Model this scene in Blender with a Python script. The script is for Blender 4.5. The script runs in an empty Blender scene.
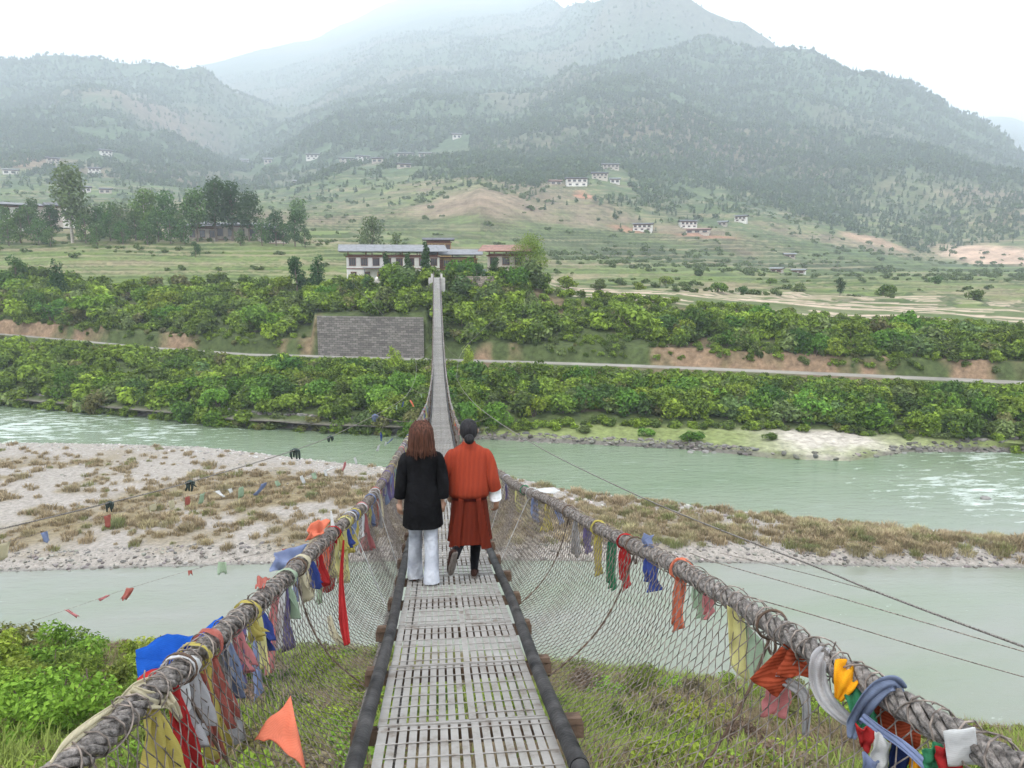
import bpy, math, random
import numpy as np
from mathutils import Vector, Matrix
R = math.radians
rng = np.random.default_rng(7)
random.seed(7)
sc = bpy.context.scene
col = sc.collection
PITCH, YAW, F = R(8.7), R(5.65), 760.0
SP, CP = math.sin(PITCH), math.cos(PITCH)
FX, FY = math.sin(YAW), math.cos(YAW)      # horizontal forward
RX, RY = math.cos(YAW), -math.sin(YAW)     # horizontal right
BX = 0.10                                   # the bridge's centre line
W = -19.0                                   # water level, camera eye is the origin

def pix(px, py):
    a = (px-512)/F; b = (384-py)/F; h = CP + b*SP
    return a/h, (-SP + b*CP)/h             # lateral and height per metre of forward distance
def at(px, py, d):
    t, s = pix(px, py)
    return np.array((d*(FX+RX*t), d*(FY+RY*t), d*s))
def td(x, y):
    d = x*FX + y*FY; l = x*RX + y*RY
    return l/np.maximum(d, .01), d

# ---------------------------------------------------------------- objects
def tag(o, label=None, cat=None, group=None, kind=None):
    if label: o['label'] = label
    if cat: o['category'] = cat
    if group: o['group'] = group
    if kind: o['kind'] = kind
    return o
def empty(name, loc=(0,0,0), rz=0.0):
    o = bpy.data.objects.new(name, None); col.objects.link(o)
    o.empty_display_size = .2
    o.location = loc; o.rotation_euler = (0, 0, rz); return o
def mesh_np(name, V, Q, C=None, smooth=False):
    V = np.asarray(V, np.float32); Q = np.asarray(Q, np.int32)
    me = bpy.data.meshes.new(name)
    k = Q.shape[1]
    me.vertices.add(len(V)); me.vertices.foreach_set('co', V.ravel())
    me.loops.add(Q.size); me.loops.foreach_set('vertex_index', Q.ravel())
    me.polygons.add(len(Q))
    me.polygons.foreach_set('loop_start', np.arange(0, Q.size, k, dtype=np.int32))
    me.polygons.foreach_set('loop_total', np.full(len(Q), k, np.int32))
    me.polygons.foreach_set('use_smooth', np.full(len(Q), smooth, bool))
    if C is not None:
        C = np.asarray(C, np.float32)
        if C.shape[1] == 3: C = np.hstack([C, np.ones((len(C), 1), np.float32)])
        a = me.color_attributes.new('col', 'FLOAT_COLOR', 'POINT')
        a.data.foreach_set('color', C.ravel())
    me.update(); me.validate()
    return me
def link(name, me, mat, parent=None):
    o = bpy.data.objects.new(name, me); col.objects.link(o)
    if mat is not None and not me.materials: me.materials.append(mat)
    if parent is not None: o.parent = parent
    return o
class MB:
    def __init__(s): s.V = []; s.Q = []; s.C = []; s.n = 0
    def add(s, V, Q, c=None):
        V = np.asarray(V, float); Q = np.asarray(Q, int)
        s.V.append(V); s.Q.append(Q+s.n); s.n += len(V)
        if c is not None: s.C.append(np.broadcast_to(np.asarray(c, float), (len(V), 3)))
        return s
    def box(s, c, sz, rz=0.0, R3=None, col=None):
        x, y, z = [v/2 for v in sz]
        V = np.array([(i*x, j*y, k*z) for k in (-1, 1) for j in (-1, 1) for i in (-1, 1)])
        if R3 is not None: V = V @ np.asarray(R3).T
        elif rz:
            cc, ss = math.cos(rz), math.sin(rz)
            V = V @ np.array([[cc, ss, 0], [-ss, cc, 0], [0, 0, 1]])
        return s.add(V+np.array(c), [(0,2,3,1),(4,5,7,6),(0,1,5,4),(2,6,7,3),(0,4,6,2),(1,3,7,5)], col)
    def tube(s, P, r, n=8, cap=True, col=None):
        V, Q = tube(P, r, n, cap); return s.add(V, Q, col)
    def build(s, name, mat, parent=None, smooth=False):
        V = np.vstack(s.V); Q = np.vstack(s.Q)
        C = np.vstack(s.C) if s.C else None
        return link(name, mesh_np(name, V, Q, C, smooth), mat, parent)
def frames(P):
    P = np.asarray(P, float); T = np.gradient(P, axis=0)
    T /= np.linalg.norm(T, axis=1)[:, None]+1e-12
    up = np.array((0, 0, 1.)) if abs(T[0, 2]) < .9 else np.array((1., 0, 0))
    A = np.zeros_like(P); n0 = np.cross(T[0], up); n0 /= np.linalg.norm(n0)
    for i in range(len(P)):
        n0 = n0 - T[i]*np.dot(n0, T[i]); n0 /= np.linalg.norm(n0)+1e-12; A[i] = n0
    return P, T, A, np.cross(T, A)
def tube(P, r, n=8, cap=True):
    P, T, A, B = frames(P)
    r = np.broadcast_to(np.asarray(r, float), (len(P),))
    an = np.arange(n)*2*math.pi/n
    V = P[:, None] + r[:, None, None]*(np.cos(an)[None, :, None]*A[:, None]+np.sin(an)[None, :, None]*B[:, None])
    m = len(P); i = np.arange(m-1)[:, None]*n; j = np.arange(n)[None]; j2 = (j+1) % n
    Q = np.stack([i+j, i+j2, i+n+j2, i+n+j], -1).reshape(-1, 4)
    V = V.reshape(-1, 3)
    if cap and n % 2 == 0:
        for b0, fl in ((0, 1), ((m-1)*n, 0)):
            for k in range(n//2-1):
                q = [b0+k, b0+k+1, b0+n-2-k, b0+n-1-k]
                Q = np.vstack([Q, [q[::-1] if not fl else q]])
    return V, Q
def loft(rings, n=24, caps=True):
    """rings: (cx,cy,cz,rx,ry[,fold,freq,phase,tiltx])"""
    an = np.arange(n)*2*math.pi/n; V = []
    for k, g in enumerate(rings):
        cx, cy, cz, rx, ry = g[:5]
        fo = g[5] if len(g) > 5 else 0; fr = g[6] if len(g) > 6 else 5; ph = g[7] if len(g) > 7 else 0
        til = g[8] if len(g) > 8 else 0
        m = 1+fo*np.sin(an*fr+ph)+fo*.5*np.sin(an*(fr*2+1)+ph*1.7)
        x = np.cos(an)*rx*m; y = np.sin(an)*ry*m
        V.append(np.stack([cx+x, cy+y, cz+til*y], -1))
    m = len(V); V = np.vstack(V)
    i = np.arange(m-1)[:, None]*n; j = np.arange(n)[None]; j2 = (j+1) % n
    Q = np.stack([i+j, i+j2, i+n+j2, i+n+j], -1).reshape(-1, 4)
    capq = []
    for b0, fl in ((0, 0), ((m-1)*n, 1)):
        for k in range(n//2-1):
            q = [b0+k, b0+k+1, b0+n-2-k, b0+n-1-k]
            capq.append(q if fl else q[::-1])
    return V, np.vstack([Q, capq]) if caps else Q
def catmull(P, n=12):
    P = np.asarray(P, float); P = np.vstack([2*P[0]-P[1], P, 2*P[-1]-P[-2]]); out = []
    for i in range(1, len(P)-2):
        for u in np.arange(n)/n:
            a, b, c, d = P[i-1:i+3]
            out.append(.5*((2*b)+(c-a)*u+(2*a-5*b+4*c-d)*u*u+(3*b-a-3*c+d)*u**3))
    out.append(P[-2]); return np.array(out)

# ---------------------------------------------------------------- noise
def _h(ix, iy, s):
    n = (ix.astype(np.int64)*374761393 + iy.astype(np.int64)*668265263 + s*1442695041) & 0xffffffff
    n = ((n ^ (n >> 13))*1274126177) & 0xffffffff
    return ((n ^ (n >> 16)) & 0xffff)/65535.0
def vnoise(x, y, s=0):
    ix = np.floor(x); iy = np.floor(y); fx = x-ix; fy = y-iy
    fx = fx*fx*(3-2*fx); fy = fy*fy*(3-2*fy)
    ix = ix.astype(np.int64); iy = iy.astype(np.int64)
    return ((_h(ix, iy, s)*(1-fx)+_h(ix+1, iy, s)*fx)*(1-fy)+(_h(ix, iy+1, s)*(1-fx)+_h(ix+1, iy+1, s)*fx)*fy)*2-1
def fbm(x, y, o=4, s=0):
    v = 0; a = 1; t = 0
    for k in range(o):
        v = v + a*vnoise(x*2**k+k*17.3, y*2**k-k*9.1, s+k); t += a; a *= .5
    return v/t

# ---------------------------------------------------------------- materials
def new_mat(name):
    m = bpy.data.materials.new(name); m.use_nodes = True
    nt = m.node_tree; b = nt.nodes['Principled BSDF']; return m, nt, b
def mat(name, c, rough=.7, var=.15, scale=8., bump=0., bscale=40., metal=0., spec=.3, c2=None, obj=True, backlight=0.):
    m, nt, b = new_mat(name); N = nt.nodes; L = nt.links
    b.inputs['Roughness'].default_value = rough; b.inputs['Metallic'].default_value = metal
    b.inputs['Specular IOR Level'].default_value = spec
    tc = N.new('ShaderNodeTexCoord'); co = tc.outputs['Object' if obj else 'Generated']
    nz = N.new('ShaderNodeTexNoise'); nz.inputs['Scale'].default_value = scale; nz.inputs['Detail'].default_value = 5
    L.new(co, nz.inputs['Vector'])
    mx = N.new('ShaderNodeMix'); mx.data_type = 'RGBA'
    lo = [v*(1-var) for v in c]; hi = [min(1, v*(1+var)) for v in (c2 or c)]
    mx.inputs[6].default_value = (*lo, 1); mx.inputs[7].default_value = (*hi, 1)
    rp = N.new('ShaderNodeMapRange'); rp.inputs[1].default_value = .3; rp.inputs[2].default_value = .7
    L.new(nz.outputs[0], rp.inputs[0]); L.new(rp.outputs[0], mx.inputs[0]); L.new(mx.outputs[2], b.inputs['Base Color'])
    if bump:
        n2 = N.new('ShaderNodeTexNoise'); n2.inputs['Scale'].default_value = bscale; n2.inputs['Detail'].default_value = 4
        L.new(co, n2.inputs['Vector']); bp = N.new('ShaderNodeBump'); bp.inputs['Strength'].default_value = bump
        bp.inputs['Distance'].default_value = .02
        L.new(n2.outputs[0], bp.inputs['Height']); L.new(bp.outputs[0], b.inputs['Normal'])
    if backlight:
        tr = N.new('ShaderNodeBsdfTranslucent'); L.new(mx.outputs[2], tr.inputs[0])
        ms = N.new('ShaderNodeMixShader'); ms.inputs[0].default_value = backlight
        L.new(b.outputs[0], ms.inputs[1]); L.new(tr.outputs[0], ms.inputs[2])
        L.new(ms.outputs[0], N['Material Output'].inputs[0])
    return m
def leaf_mat(name, tint=(1, 1, 1), vary=.25, hue=.03, trans=.3):
    """leaf colour from the mesh's own 'col' attribute, varied from plant to plant"""
    m, nt, b = new_mat(name); N = nt.nodes; L = nt.links
    at_ = N.new('ShaderNodeAttribute'); at_.attribute_name = 'col'
    oi = N.new('ShaderNodeObjectInfo')
    hs = N.new('ShaderNodeHueSaturation')
    mr = N.new('ShaderNodeMapRange'); mr.inputs[3].default_value = 1-vary; mr.inputs[4].default_value = 1+vary
    L.new(oi.outputs['Random'], mr.inputs[0]); L.new(mr.outputs[0], hs.inputs['Value'])
    m2 = N.new('ShaderNodeMath'); m2.operation = 'MULTIPLY'; m2.inputs[1].default_value = 7.31
    m3 = N.new('ShaderNodeMath'); m3.operation = 'FRACT'
    L.new(oi.outputs['Random'], m2.inputs[0]); L.new(m2.outputs[0], m3.inputs[0])
    mh = N.new('ShaderNodeMapRange'); mh.inputs[3].default_value = .5-hue; mh.inputs[4].default_value = .5+hue
    L.new(m3.outputs[0], mh.inputs[0]); L.new(mh.outputs[0], hs.inputs['Hue'])
    mu = N.new('ShaderNodeMix'); mu.data_type = 'RGBA'; mu.blend_type = 'MULTIPLY'; mu.inputs[0].default_value = 1
    mu.inputs[7].default_value = (*tint, 1)
    L.new(at_.outputs['Color'], mu.inputs[6]); L.new(mu.outputs[2], hs.inputs['Color'])
    L.new(hs.outputs[0], b.inputs['Base Color']); b.inputs['Roughness'].default_value = .75
    b.inputs['Specular IOR Level'].default_value = .12
    tr = N.new('ShaderNodeBsdfTranslucent'); L.new(hs.outputs[0], tr.inputs[0])
    ms = N.new('ShaderNodeMixShader'); ms.inputs[0].default_value = trans
    L.new(b.outputs[0], ms.inputs[1]); L.new(tr.outputs[0], ms.inputs[2]); L.new(ms.outputs[0], N['Material Output'].inputs[0])
    return m
def ground_mat(name, scale=3., var=.35, bump=.3, rough=.9, bd=.1):
    m, nt, b = new_mat(name); N = nt.nodes; L = nt.links
    at_ = N.new('ShaderNodeAttribute'); at_.attribute_name = 'col'
    tc = N.new('ShaderNodeTexCoord')
    nz = N.new('ShaderNodeTexNoise'); nz.inputs['Scale'].default_value = scale; nz.inputs['Detail'].default_value = 8
    nz.inputs['Roughness'].default_value = .7
    L.new(tc.outputs['Object'], nz.inputs['Vector'])
    mr = N.new('ShaderNodeMapRange'); mr.inputs[1].default_value = .3; mr.inputs[2].default_value = .7
    mr.inputs[3].default_value = 1-var; mr.inputs[4].default_value = 1+var
    L.new(nz.outputs[0], mr.inputs[0])
    hs = N.new('ShaderNodeHueSaturation'); L.new(at_.outputs['Color'], hs.inputs['Color']); L.new(mr.outputs[0], hs.inputs['Value'])
    L.new(hs.outputs[0], b.inputs['Base Color']); b.inputs['Roughness'].default_value = rough
    b.inputs['Specular IOR Level'].default_value = .1
    bp = N.new('ShaderNodeBump'); bp.inputs['Strength'].default_value = bump; bp.inputs['Distance'].default_value = bd
    L.new(nz.outputs[0], bp.inputs['Height']); L.new(bp.outputs[0], b.inputs['Normal'])
    return m

M = dict(
    bark=mat('bark', (.13, .10, .075), .9, .3, 6),
    palebark=mat('pale_bark', (.34, .31, .26), .9, .3, 3),
    galv=mat('galvanised_steel', (.50, .50, .49), .5, .28, 14, .1, 60, .35, .4),
    galvfar=mat('weathered_steel', (.40, .39, .38), .6, .3, 5, 0, 40, .2),
    rod=mat('pale_steel_rod', (.42, .38, .33), .6, .3, 20, 0, 40, .3),
    pipe=mat('black_plastic_pipe', (.014, .014, .015), .6, .5, 9, .25, 50, 0, .2, c2=(.045, .043, .042)),
    cable=mat('twisted_steel_cable', (.075, .066, .06), .75, .45, 40, .7, 160, .15, .2, c2=(.24, .215, .195)),
    wire=mat('rusty_wire', (.085, .068, .058), .7, .4, 30, 0, 40, .2, .3, c2=(.24, .20, .17)),
    wood=mat('old_wood', (.10, .065, .045), .85, .4, 15, .3, 60),
    concrete=mat('old_concrete', (.42, .40, .37), .9, .2, 3, .2, 20),
    white=mat('white_plaster', (.60, .57, .52), .9, .12, 1.5),
    cream=mat('cream_plaster', (.42, .37, .31), .9, .2, 1.5),
    timber=mat('painted_timber', (.14, .06, .04), .8, .35, 4),
    ochre=mat('ochre_timber', (.30, .20, .09), .8, .3, 4),
    glass=mat('dark_window', (.03, .035, .04), .15, .2, 3, 0, 40, 0, .5),
    sheet=mat('pale_metal_roofing', (.19, .195, .205), .85, .2, 1.2, .2, 6),
    rust=mat('reddish_metal_roofing', (.23, .13, .10), .7, .3, 1.2, .2, 6),
    darkroof=mat('dark_slate_roofing', (.10, .10, .11), .8, .3, 1.5),
    rubble=None, stone=None)
HAZE, EXPO = 0.00034, 1.36
# ---------------------------------------------------------------- terrain rows: each a line across the valley, near to far
def prow(pts, z=None):
    """pts (px,py,d) or (px,py) with a level z -> arrays t,d,z"""
    T = []; D = []; Z = []
    for p in pts:
        t, s = pix(p[0], p[1])
        d = p[2] if len(p) > 2 else z/s
        T.append(t); D.append(d); Z.append(d*s)
    return np.array(T), np.array(D), np.array(Z)
def offs(row, dd, z): return row[0], row[1]+dd, (np.full_like(row[1], z) if np.isscalar(z) else z)
KT = np.array([-2.2, -1.0, 0, 1.0, 2.2])
rows = []
def R_(row, n, kind): rows.append((row, n, kind))
const = lambda d, z: (KT, np.full(5, float(d)), np.full(5, float(z)))
nearS = prow([(-700,675),(-300,662),(0,655),(130,650),(400,655),(560,668),(760,692),(900,730),(1024,745),(1400,775),(1800,800)], W)
islN = prow([(-700,585),(-300,577),(0,572),(130,568),(270,564),(450,560),(690,562),(850,566),(1024,568),(1300,575),(1800,590)], W)
islF = prow([(-700,441),(-300,441),(0,443),(100,444),(200,447),(330,462),(430,472),(520,479),(570,491),(640,499),(760,514),(900,528),(1024,541),(1250,556),(1800,582)], W)
farS = prow([(-900,391),(-300,394),(0,403),(100,412),(250,426),(430,437),(520,441),(680,449),(780,459),(850,461),(910,452),(1024,452),(1300,462),(1800,480)], W)
foot = prow([(-900,388),(-300,390),(0,399),(250,421),(430,430),(520,428),(600,425),(700,428),(850,434),(1024,443),(1300,452),(1800,470)], W+1.0)
road = prow([(-900,300,190),(-300,312,160),(0,335,135),(150,349,122),(250,356,114),(430,361,107),(620,367,102),(850,377,97),(1024,385,94),(1300,395,90),(1800,410,86)])
edge = prow([(-900,262,215),(-300,268,185),(0,279,165),(100,285,160),(250,290,148),(330,293,136),(400,284,124),(520,284,123),(570,297,124),(700,306,126),(850,319,124),(1024,329,120),(1300,336,116),(1800,350,112)])
back = prow([(-900,256,240),(-300,262,210),(0,264,190),(100,272,185),(250,276,172),(330,279,162),(400,279,150),(520,279,150),(570,287,155),(700,293,160),(850,302,160),(1024,309,158),(1300,315,155),(1800,325,150)])
fld = prow([(-900,235,300),(-300,238,270),(0,240,240),(180,240,240),(330,248,235),(430,262,215),(560,275,210),(700,278,225),(850,281,240),(1024,284,250),(1300,290,250),(1800,300,250)])
pln = prow([(-900,205,480),(-300,208,440),(0,214,400),(180,218,380),(330,228,360),(430,238,340),(560,252,360),(700,262,380),(850,270,400),(1024,272,400),(1300,275,400),(1800,285,400)])
m1 = prow([(-900,185,750),(-300,190,700),(0,196,640),(120,198,620),(250,203,640),(340,208,560),(430,205,500),(480,192,470),(540,215,470),(640,232,470),(740,228,520),(850,245,560),(940,262,560),(1024,264,520),(1300,260,500),(1800,270,500)])
m2 = prow([(-900,150,1200),(-300,155,1100),(0,166,1000),(120,170,980),(250,188,1100),(340,172,900),(430,165,850),(520,175,700),(600,180,650),(700,190,720),(800,190,800),(900,200,800),(960,215,750),(1024,215,720),(1300,210,700),(1800,220,700)])
m3 = prow([(-900,100,1800),(-300,105,1650),(0,118,1500),(120,120,1500),(230,160,1800),(340,128,1500),(430,118,1350),(520,132,1200),(600,130,1150),(700,130,1200),(800,130,1300),(900,145,1250),(1024,175,1150),(1300,190,1000),(1800,200,950)])
cN = prow([(-900,60,2500),(-300,66,2300),(0,70,2150),(60,63,2150),(110,59,2150),(150,58,2150),(200,66,2150),(235,95,2250),(290,112,2450),(350,95,2300),(430,84,2050),(512,97,1750),(600,66,1750),(680,52,1850),(770,48,1900),(830,58,1850),(880,76,1800),(930,99,1750),(975,118,1700),(1024,143,1600),(1100,178,1500),(1300,195,1300),(1800,210,1200)])
dp = (cN[0], cN[1]+330, cN[2]-np.interp(cN[0], [pix(200,60)[0], pix(260,100)[0], pix(300,110)[0], pix(430,84)[0], pix(520,90)[0], pix(590,70)[0], pix(700,50)[0]], [110, -60, -110, -115, -110, -20, 110]))
cF = prow([(-900,75,5200),(0,90,5400),(120,85,5400),(200,66,4600),(260,51,5000),(310,40,5600),(350,22,6300),(400,-2,7000),(460,-12,6800),(520,-4,5200),(560,5,3500),(600,3,2600),(640,-2,2350),(700,3,2350),(745,27,2350),(775,52,2350),(830,80,3400),(900,118,4500),(960,130,5000),(990,117,5200),(1012,118,5200),(1040,128,5200),(1150,150,5200),(1300,165,5200),(1800,180,5200)])
bk = (cF[0], cF[1]+900, cF[2]*.35)
R_(const(2, -3.9), 0, 'near'); R_(const(9, -7.3), 14, 'near'); R_(nearS, 60, 'near')
R_(offs(nearS, 3, W-1.5), 4, 'near'); R_(offs(islN, -2.5, W-1.2), 4, 'bar'); R_(islN, 3, 'bar')
R_(offs(islN, 1.2, W+.5), 4, 'bar')
mid = (islN[0], .5*islN[1]+.5*np.interp(islN[0], islF[0], islF[1]), np.full(len(islN[0]), W+.8))
R_(mid, 30, 'bar'); R_(offs(islF, -1.5, W+.35), 30, 'bar'); R_(islF, 4, 'bar')
R_(offs(islF, 3, W-1.3), 3, 'bar'); R_(offs(farS, -3, W-1.3), 3, 'far'); R_(farS, 3, 'far')
R_(offs(farS, .5, W+.45), 3, 'far'); R_(foot, 8, 'far'); R_(road, 36, 'far')
R_(offs(road, 3.0, road[2]+.03), 3, 'road'); R_(offs(road, 3.5, road[2]), 1, 'far')
wt0, wt1 = pix(316, 350)[0], pix(428, 350)[0]
rt = np.sort(np.concatenate([road[0], [wt0-.02, wt0-.005, wt0, wt1, wt1+.01, wt1+.04]]))
rd = np.interp(rt, road[0], road[1]); rz = np.interp(rt, road[0], road[2])
inw = ((rt >= wt0) & (rt <= wt1)).astype(float)
R_((rt, rd+4.6, rz+2.2+inw*3.2), 8, 'far'); R_(edge, 40, 'far'); R_(back, 24, 'field'); R_(fld, 50, 'field')
R_(pln, 60, 'field'); R_(m1, 60, 'hill'); R_(m2, 60, 'hill'); R_(m3, 60, 'hill'); R_(cN, 80, 'hill'); R_(dp, 16, 'hill')
R_(cF, 70, 'hill'); R_(bk, 8, 'hill')
NR = len(rows)
def bump_z(x, y, d, z):
    """relief on top of the row lines"""
    o = np.zeros_like(d)
    near = np.clip((36-d)/8, 0, 1)*np.clip((d-1)/3, 0, 1)
    o += near*(fbm(x/5, y/5, 3, 1)*.6+fbm(x/.8, y/.8, 2, 3)*.12)
    bar = np.clip((z-W-.25)/.3, 0, 1)*np.clip((W+1.2-z)/.3, 0, 1)*(d > 40)
    o += bar*fbm(x/4, y/4, 3, 5)*.28
    sl = np.clip((d-92)/8, 0, 1)*(1-np.clip((d-300)/50, 0, 1))*np.clip((z-W-2)/2, 0, 1)
    tt_, _d = td(x, y); rdd = np.interp(tt_, road[0], road[1]); sl = sl*np.clip((np.abs(d-rdd-2.2)-3.2)/5, 0, 1)
    o += sl*fbm(x/9, y/9, 3, 9)*.55
    far = np.clip((d-480)/500, 0, 1)
    gully = 1-np.abs(fbm(x/420+3, y/420, 4, 21))*2.2
    dm = np.minimum(d, 1500)*np.clip((5600-d)/3200, .25, 1)
    o += far*dm*.026*gully + far*dm*.018*fbm(x/160, y/160, 3, 33) - far*dm*.012
    midr = np.clip((d-380)/100, 0, 1)
    o += midr*fbm(x/60, y/60, 3, 41)*2.5*np.clip(1200/d, 0, 1)
    return o
def terrace(x, y, d, z):
    k = np.clip((d-(150))/15, 0, 1)*np.clip((900-d)/200, 0, 1)
    st = .7+np.clip((d-200)/150, 0, 1)*1.4
    zz = z+fbm(x/45, y/45, 2, 55)*1.2
    f = zz/st; fr = f-np.floor(f); q = np.floor(f)+np.clip((fr-.8)/.2, 0, 1)
    return z+k*(q*st-zz)*.85
def row_eval(t):
    t = np.asarray(t, float)
    return (np.array([np.interp(t, r[0][0], r[0][1]) for r in rows]), np.array([np.interp(t, r[0][0], r[0][2]) for r in rows]))
def finish_z(x, y, d, z, flat=None):
    o = bump_z(x, y, d, z)
    if flat is not None: o = o*flat
    return terrace(x, y, d, z+o)
def ground(x, y):
    x = np.atleast_1d(np.asarray(x, float)); y = np.atleast_1d(np.asarray(y, float))
    t, d = td(x, y); D, Z = row_eval(t)
    i = np.clip((D <= d[None]).sum(0)-1, 0, NR-2); k = np.arange(len(t))
    u = np.clip((d-D[i, k])/np.maximum(D[i+1, k]-D[i, k], 1e-6), 0, 1)
    z = Z[i, k]*(1-u)+Z[i+1, k]*u
    return finish_z(x, y, d, z)
def gz(x, y): return float(ground(x, y)[0])
def gat(px, d, py=300):
    """the ground point seen near column px at forward distance d"""
    t, _ = pix(px, py); x = d*(FX+RX*t); y = d*(FY+RY*t)
    return np.array((x, y, gz(x, y)))
core = np.linspace(-.80, .80, 560)
tg = np.concatenate([np.linspace(-2.2, -.82, 50), core, np.linspace(.82, 2.2, 50)])
D, Z = row_eval(tg)
GD = [D[0]]; GZ = [Z[0]]; GK = []; GF = [1.0]; 
for i in range(1, NR):
    n = rows[i][1]; kd = rows[i][2]
    for u in np.arange(1, n+1)/n:
        GD.append(D[i-1]*(1-u)+D[i]*u); GZ.append(Z[i-1]*(1-u)+Z[i]*u); GK.append(kd)
GD = np.array(GD); GZ = np.array(GZ); NJ = len(tg)
GX = GD*(FX+RX*tg[None]); GY = GD*(FY+RY*tg[None])
GZ0 = GZ.copy(); GZ = finish_z(GX, GY, GD, GZ)
# land cover, as the colour of soil, grass, gravel and scrub itself
CC = np.zeros(GD.shape+(3,))
def mixc(c, m): 
    global CC
    m = np.clip(m, 0, 1)[..., None]; CC = CC*(1-m)+np.array(c)*m
n1 = fbm(GX/7, GY/7, 4, 71); n2 = fbm(GX/2.2, GY/2.2, 3, 73); n3 = fbm(GX/90, GY/90, 4, 77)
n4 = fbm(GX/260, GY/260, 4, 79); n5 = fbm(GX/25, GY/25, 4, 81)
rk = np.array([None]+GK, dtype=object)
isk = lambda k: (rk == k)[:, None] & np.ones_like(GD, bool)
CC[:] = (.085, .10, .035)
mixc((.10, .075, .045), isk('near')*np.clip(n1*2+.1, 0, 1)); mixc((.16, .15, .11), isk('near')*np.clip((W+.8-GZ)/.6, 0, 1))
bar = isk('bar'); mixc((.30, .272, .24), bar*1.0); mixc((.21, .17, .10), bar*np.clip((n1+n2*.6)*2.6+.45, 0, 1)*np.clip((GZ-W-.4)/.3, 0, 1)); mixc((.17, .165, .15), bar*np.clip((W+.12-GZ)/.12, 0, 1))
far = isk('far'); mixc((.065, .085, .03), far*1.0); mixc((.13, .10, .06), far*np.clip(n1*2.5, 0, 1)*(GZ > W+2))
sh = far*np.clip((W+1.25-GZ0)/.25, 0, 1); mixc((.17, .20, .075), sh*(tg[None] > pix(480, 430)[0])); mixc((.15, .135, .115), sh*(tg[None] <= pix(480, 430)[0]))
DD, ZZ = D, Z
shelfm = np.exp(-((tg-pix(830, 440)[0])/.085)**2); mixc((.40, .365, .31), sh*shelfm[None]*1.5*np.clip(.55+n1*1.5+n2*.5, 0, 1))
mixc((.13, .12, .105), far*np.clip((W+.5-GZ0)/.12, 0, 1)*(1-.7*shelfm[None]))
# the cut behind the road: bare earth
ir = sum(r[1] for r in rows[:16])
cut = np.zeros_like(GD); cut[ir+4:ir+14] = 1; mixc((.22, .15, .095), cut*np.clip(.25+n1*2.6+n5*1.2+n2*.8, 0, 1))
fi = isk('field'); mixc((.125, .155, .058), fi*1.0)
band = fbm(GX/38+5, GZ*1.3+GY/60, 3, 91); mixc((.21, .175, .105), fi*np.clip(band*3-.2, 0, 1)); mixc((.10, .14, .035), fi*np.clip(-band*3-.3, 0, 1))
tpx = tg[None]*1.0
mixc((.36, .29, .215), fi*np.clip((178-GD)/12, 0, 1)*(tg[None] > pix(545, 300)[0])*np.clip(fbm(GX/30, GY/6, 2, 93)*4+.5, 0, 1))
mixc((.10, .15, .04), fi*np.clip((n5-.1)*3, 0, 1)*.7)
ed_ = np.interp(tg, edge[0], edge[1])[None]; lat = GD*tg[None]; va = (GD-ed_+lat*.10)/5.6; vb = (lat+GD*.5)/19+np.floor(va)*.37
hsh = _h(np.floor(va).astype(np.int64), np.floor(vb).astype(np.int64), 5); plot = (tg[None] > pix(552, 300)[0])*(GD > ed_+4)*(GD < ed_+52+lat*.12)*isk('field')
inn = np.clip((np.minimum(va-np.floor(va), .9)-.22)/.06, 0, 1)*(va-np.floor(va) < .9)
mixc((.075, .105, .035), plot*.85); mixc((.40, .315, .24), plot*inn*(hsh > .32)*np.clip((vb-np.floor(vb)-.04)/.03, 0, 1)*np.clip(1.1+n1*.5, 0, 1))
hi = isk('hill'); mixc((.062, .095, .046), hi*1.0); mixc((.12, .098, .068), hi*np.clip(n4*3-.1, 0, 1)*.5); mixc((.115, .14, .062), hi*np.clip((1000-GD)/300, 0, 1)*np.clip(.6+n3*2, 0, 1)); mixc((.175, .135, .095), hi*np.clip((1100-GD)/300, 0, 1)*np.clip(n3*3.5-.5, 0, 1))
def patch(px, py, d, rx, ry, c, k=1.0):
    p = at(px, py, d); q = ((GX-p[0])*RX+(GY-p[1])*RY)/rx; w = ((GX-p[0])*FX+(GY-p[1])*FY)/ry
    mixc(c, k*np.clip(1.4-(q*q+w*w)+n5*.9, 0, 1)*(GD > 300))
kt_ = np.clip((GD-150)/15, 0, 1)*np.clip((900-GD)/200, 0, 1)
st_ = .7+np.clip((GD-200)/150, 0, 1)*1.4; zz_ = GZ0+bump_z(GX, GY, GD, GZ0)+fbm(GX/45, GY/45, 2, 55)*1.2
fr_ = zz_/st_-np.floor(zz_/st_); lvl = np.floor(zz_/st_)
tn = fbm(lvl*7.3+GX/55, lvl*3.1, 2, 97)
mixc((.215, .185, .11), kt_*(fr_ < .72)*np.clip(tn*3.2, 0, 1)*.8); mixc((.13, .17, .05), kt_*(fr_ < .72)*np.clip(-tn*3.2, 0, 1)*.6)
mixc((.055, .075, .03), kt_*np.clip((fr_-.70)/.08, 0, 1)*np.clip(.6+n5*1.2, .2, .85))
patch(995, 245, 560, 28, 60, (.42, .30, .22)); patch(870, 236, 600, 22, 25, (.36, .24, .17), .8); patch(583, 205, 590, 8, 30, (.36, .17, .11), .9)
patch(480, 200, 480, 45, 60, (.24, .18, .13), .8); patch(625, 232, 480, 14, 10, (.33, .17, .11), .7); patch(700, 236, 480, 24, 10, (.33, .17, .11), .7)
patch(700, 150, 1100, 190, 160, (.20, .14, .105), .45); patch(15, 170, 900, 40, 60, (.34, .21, .15), .7); patch(140, 110, 1700, 150, 140, (.21, .14, .10), .5)
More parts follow.
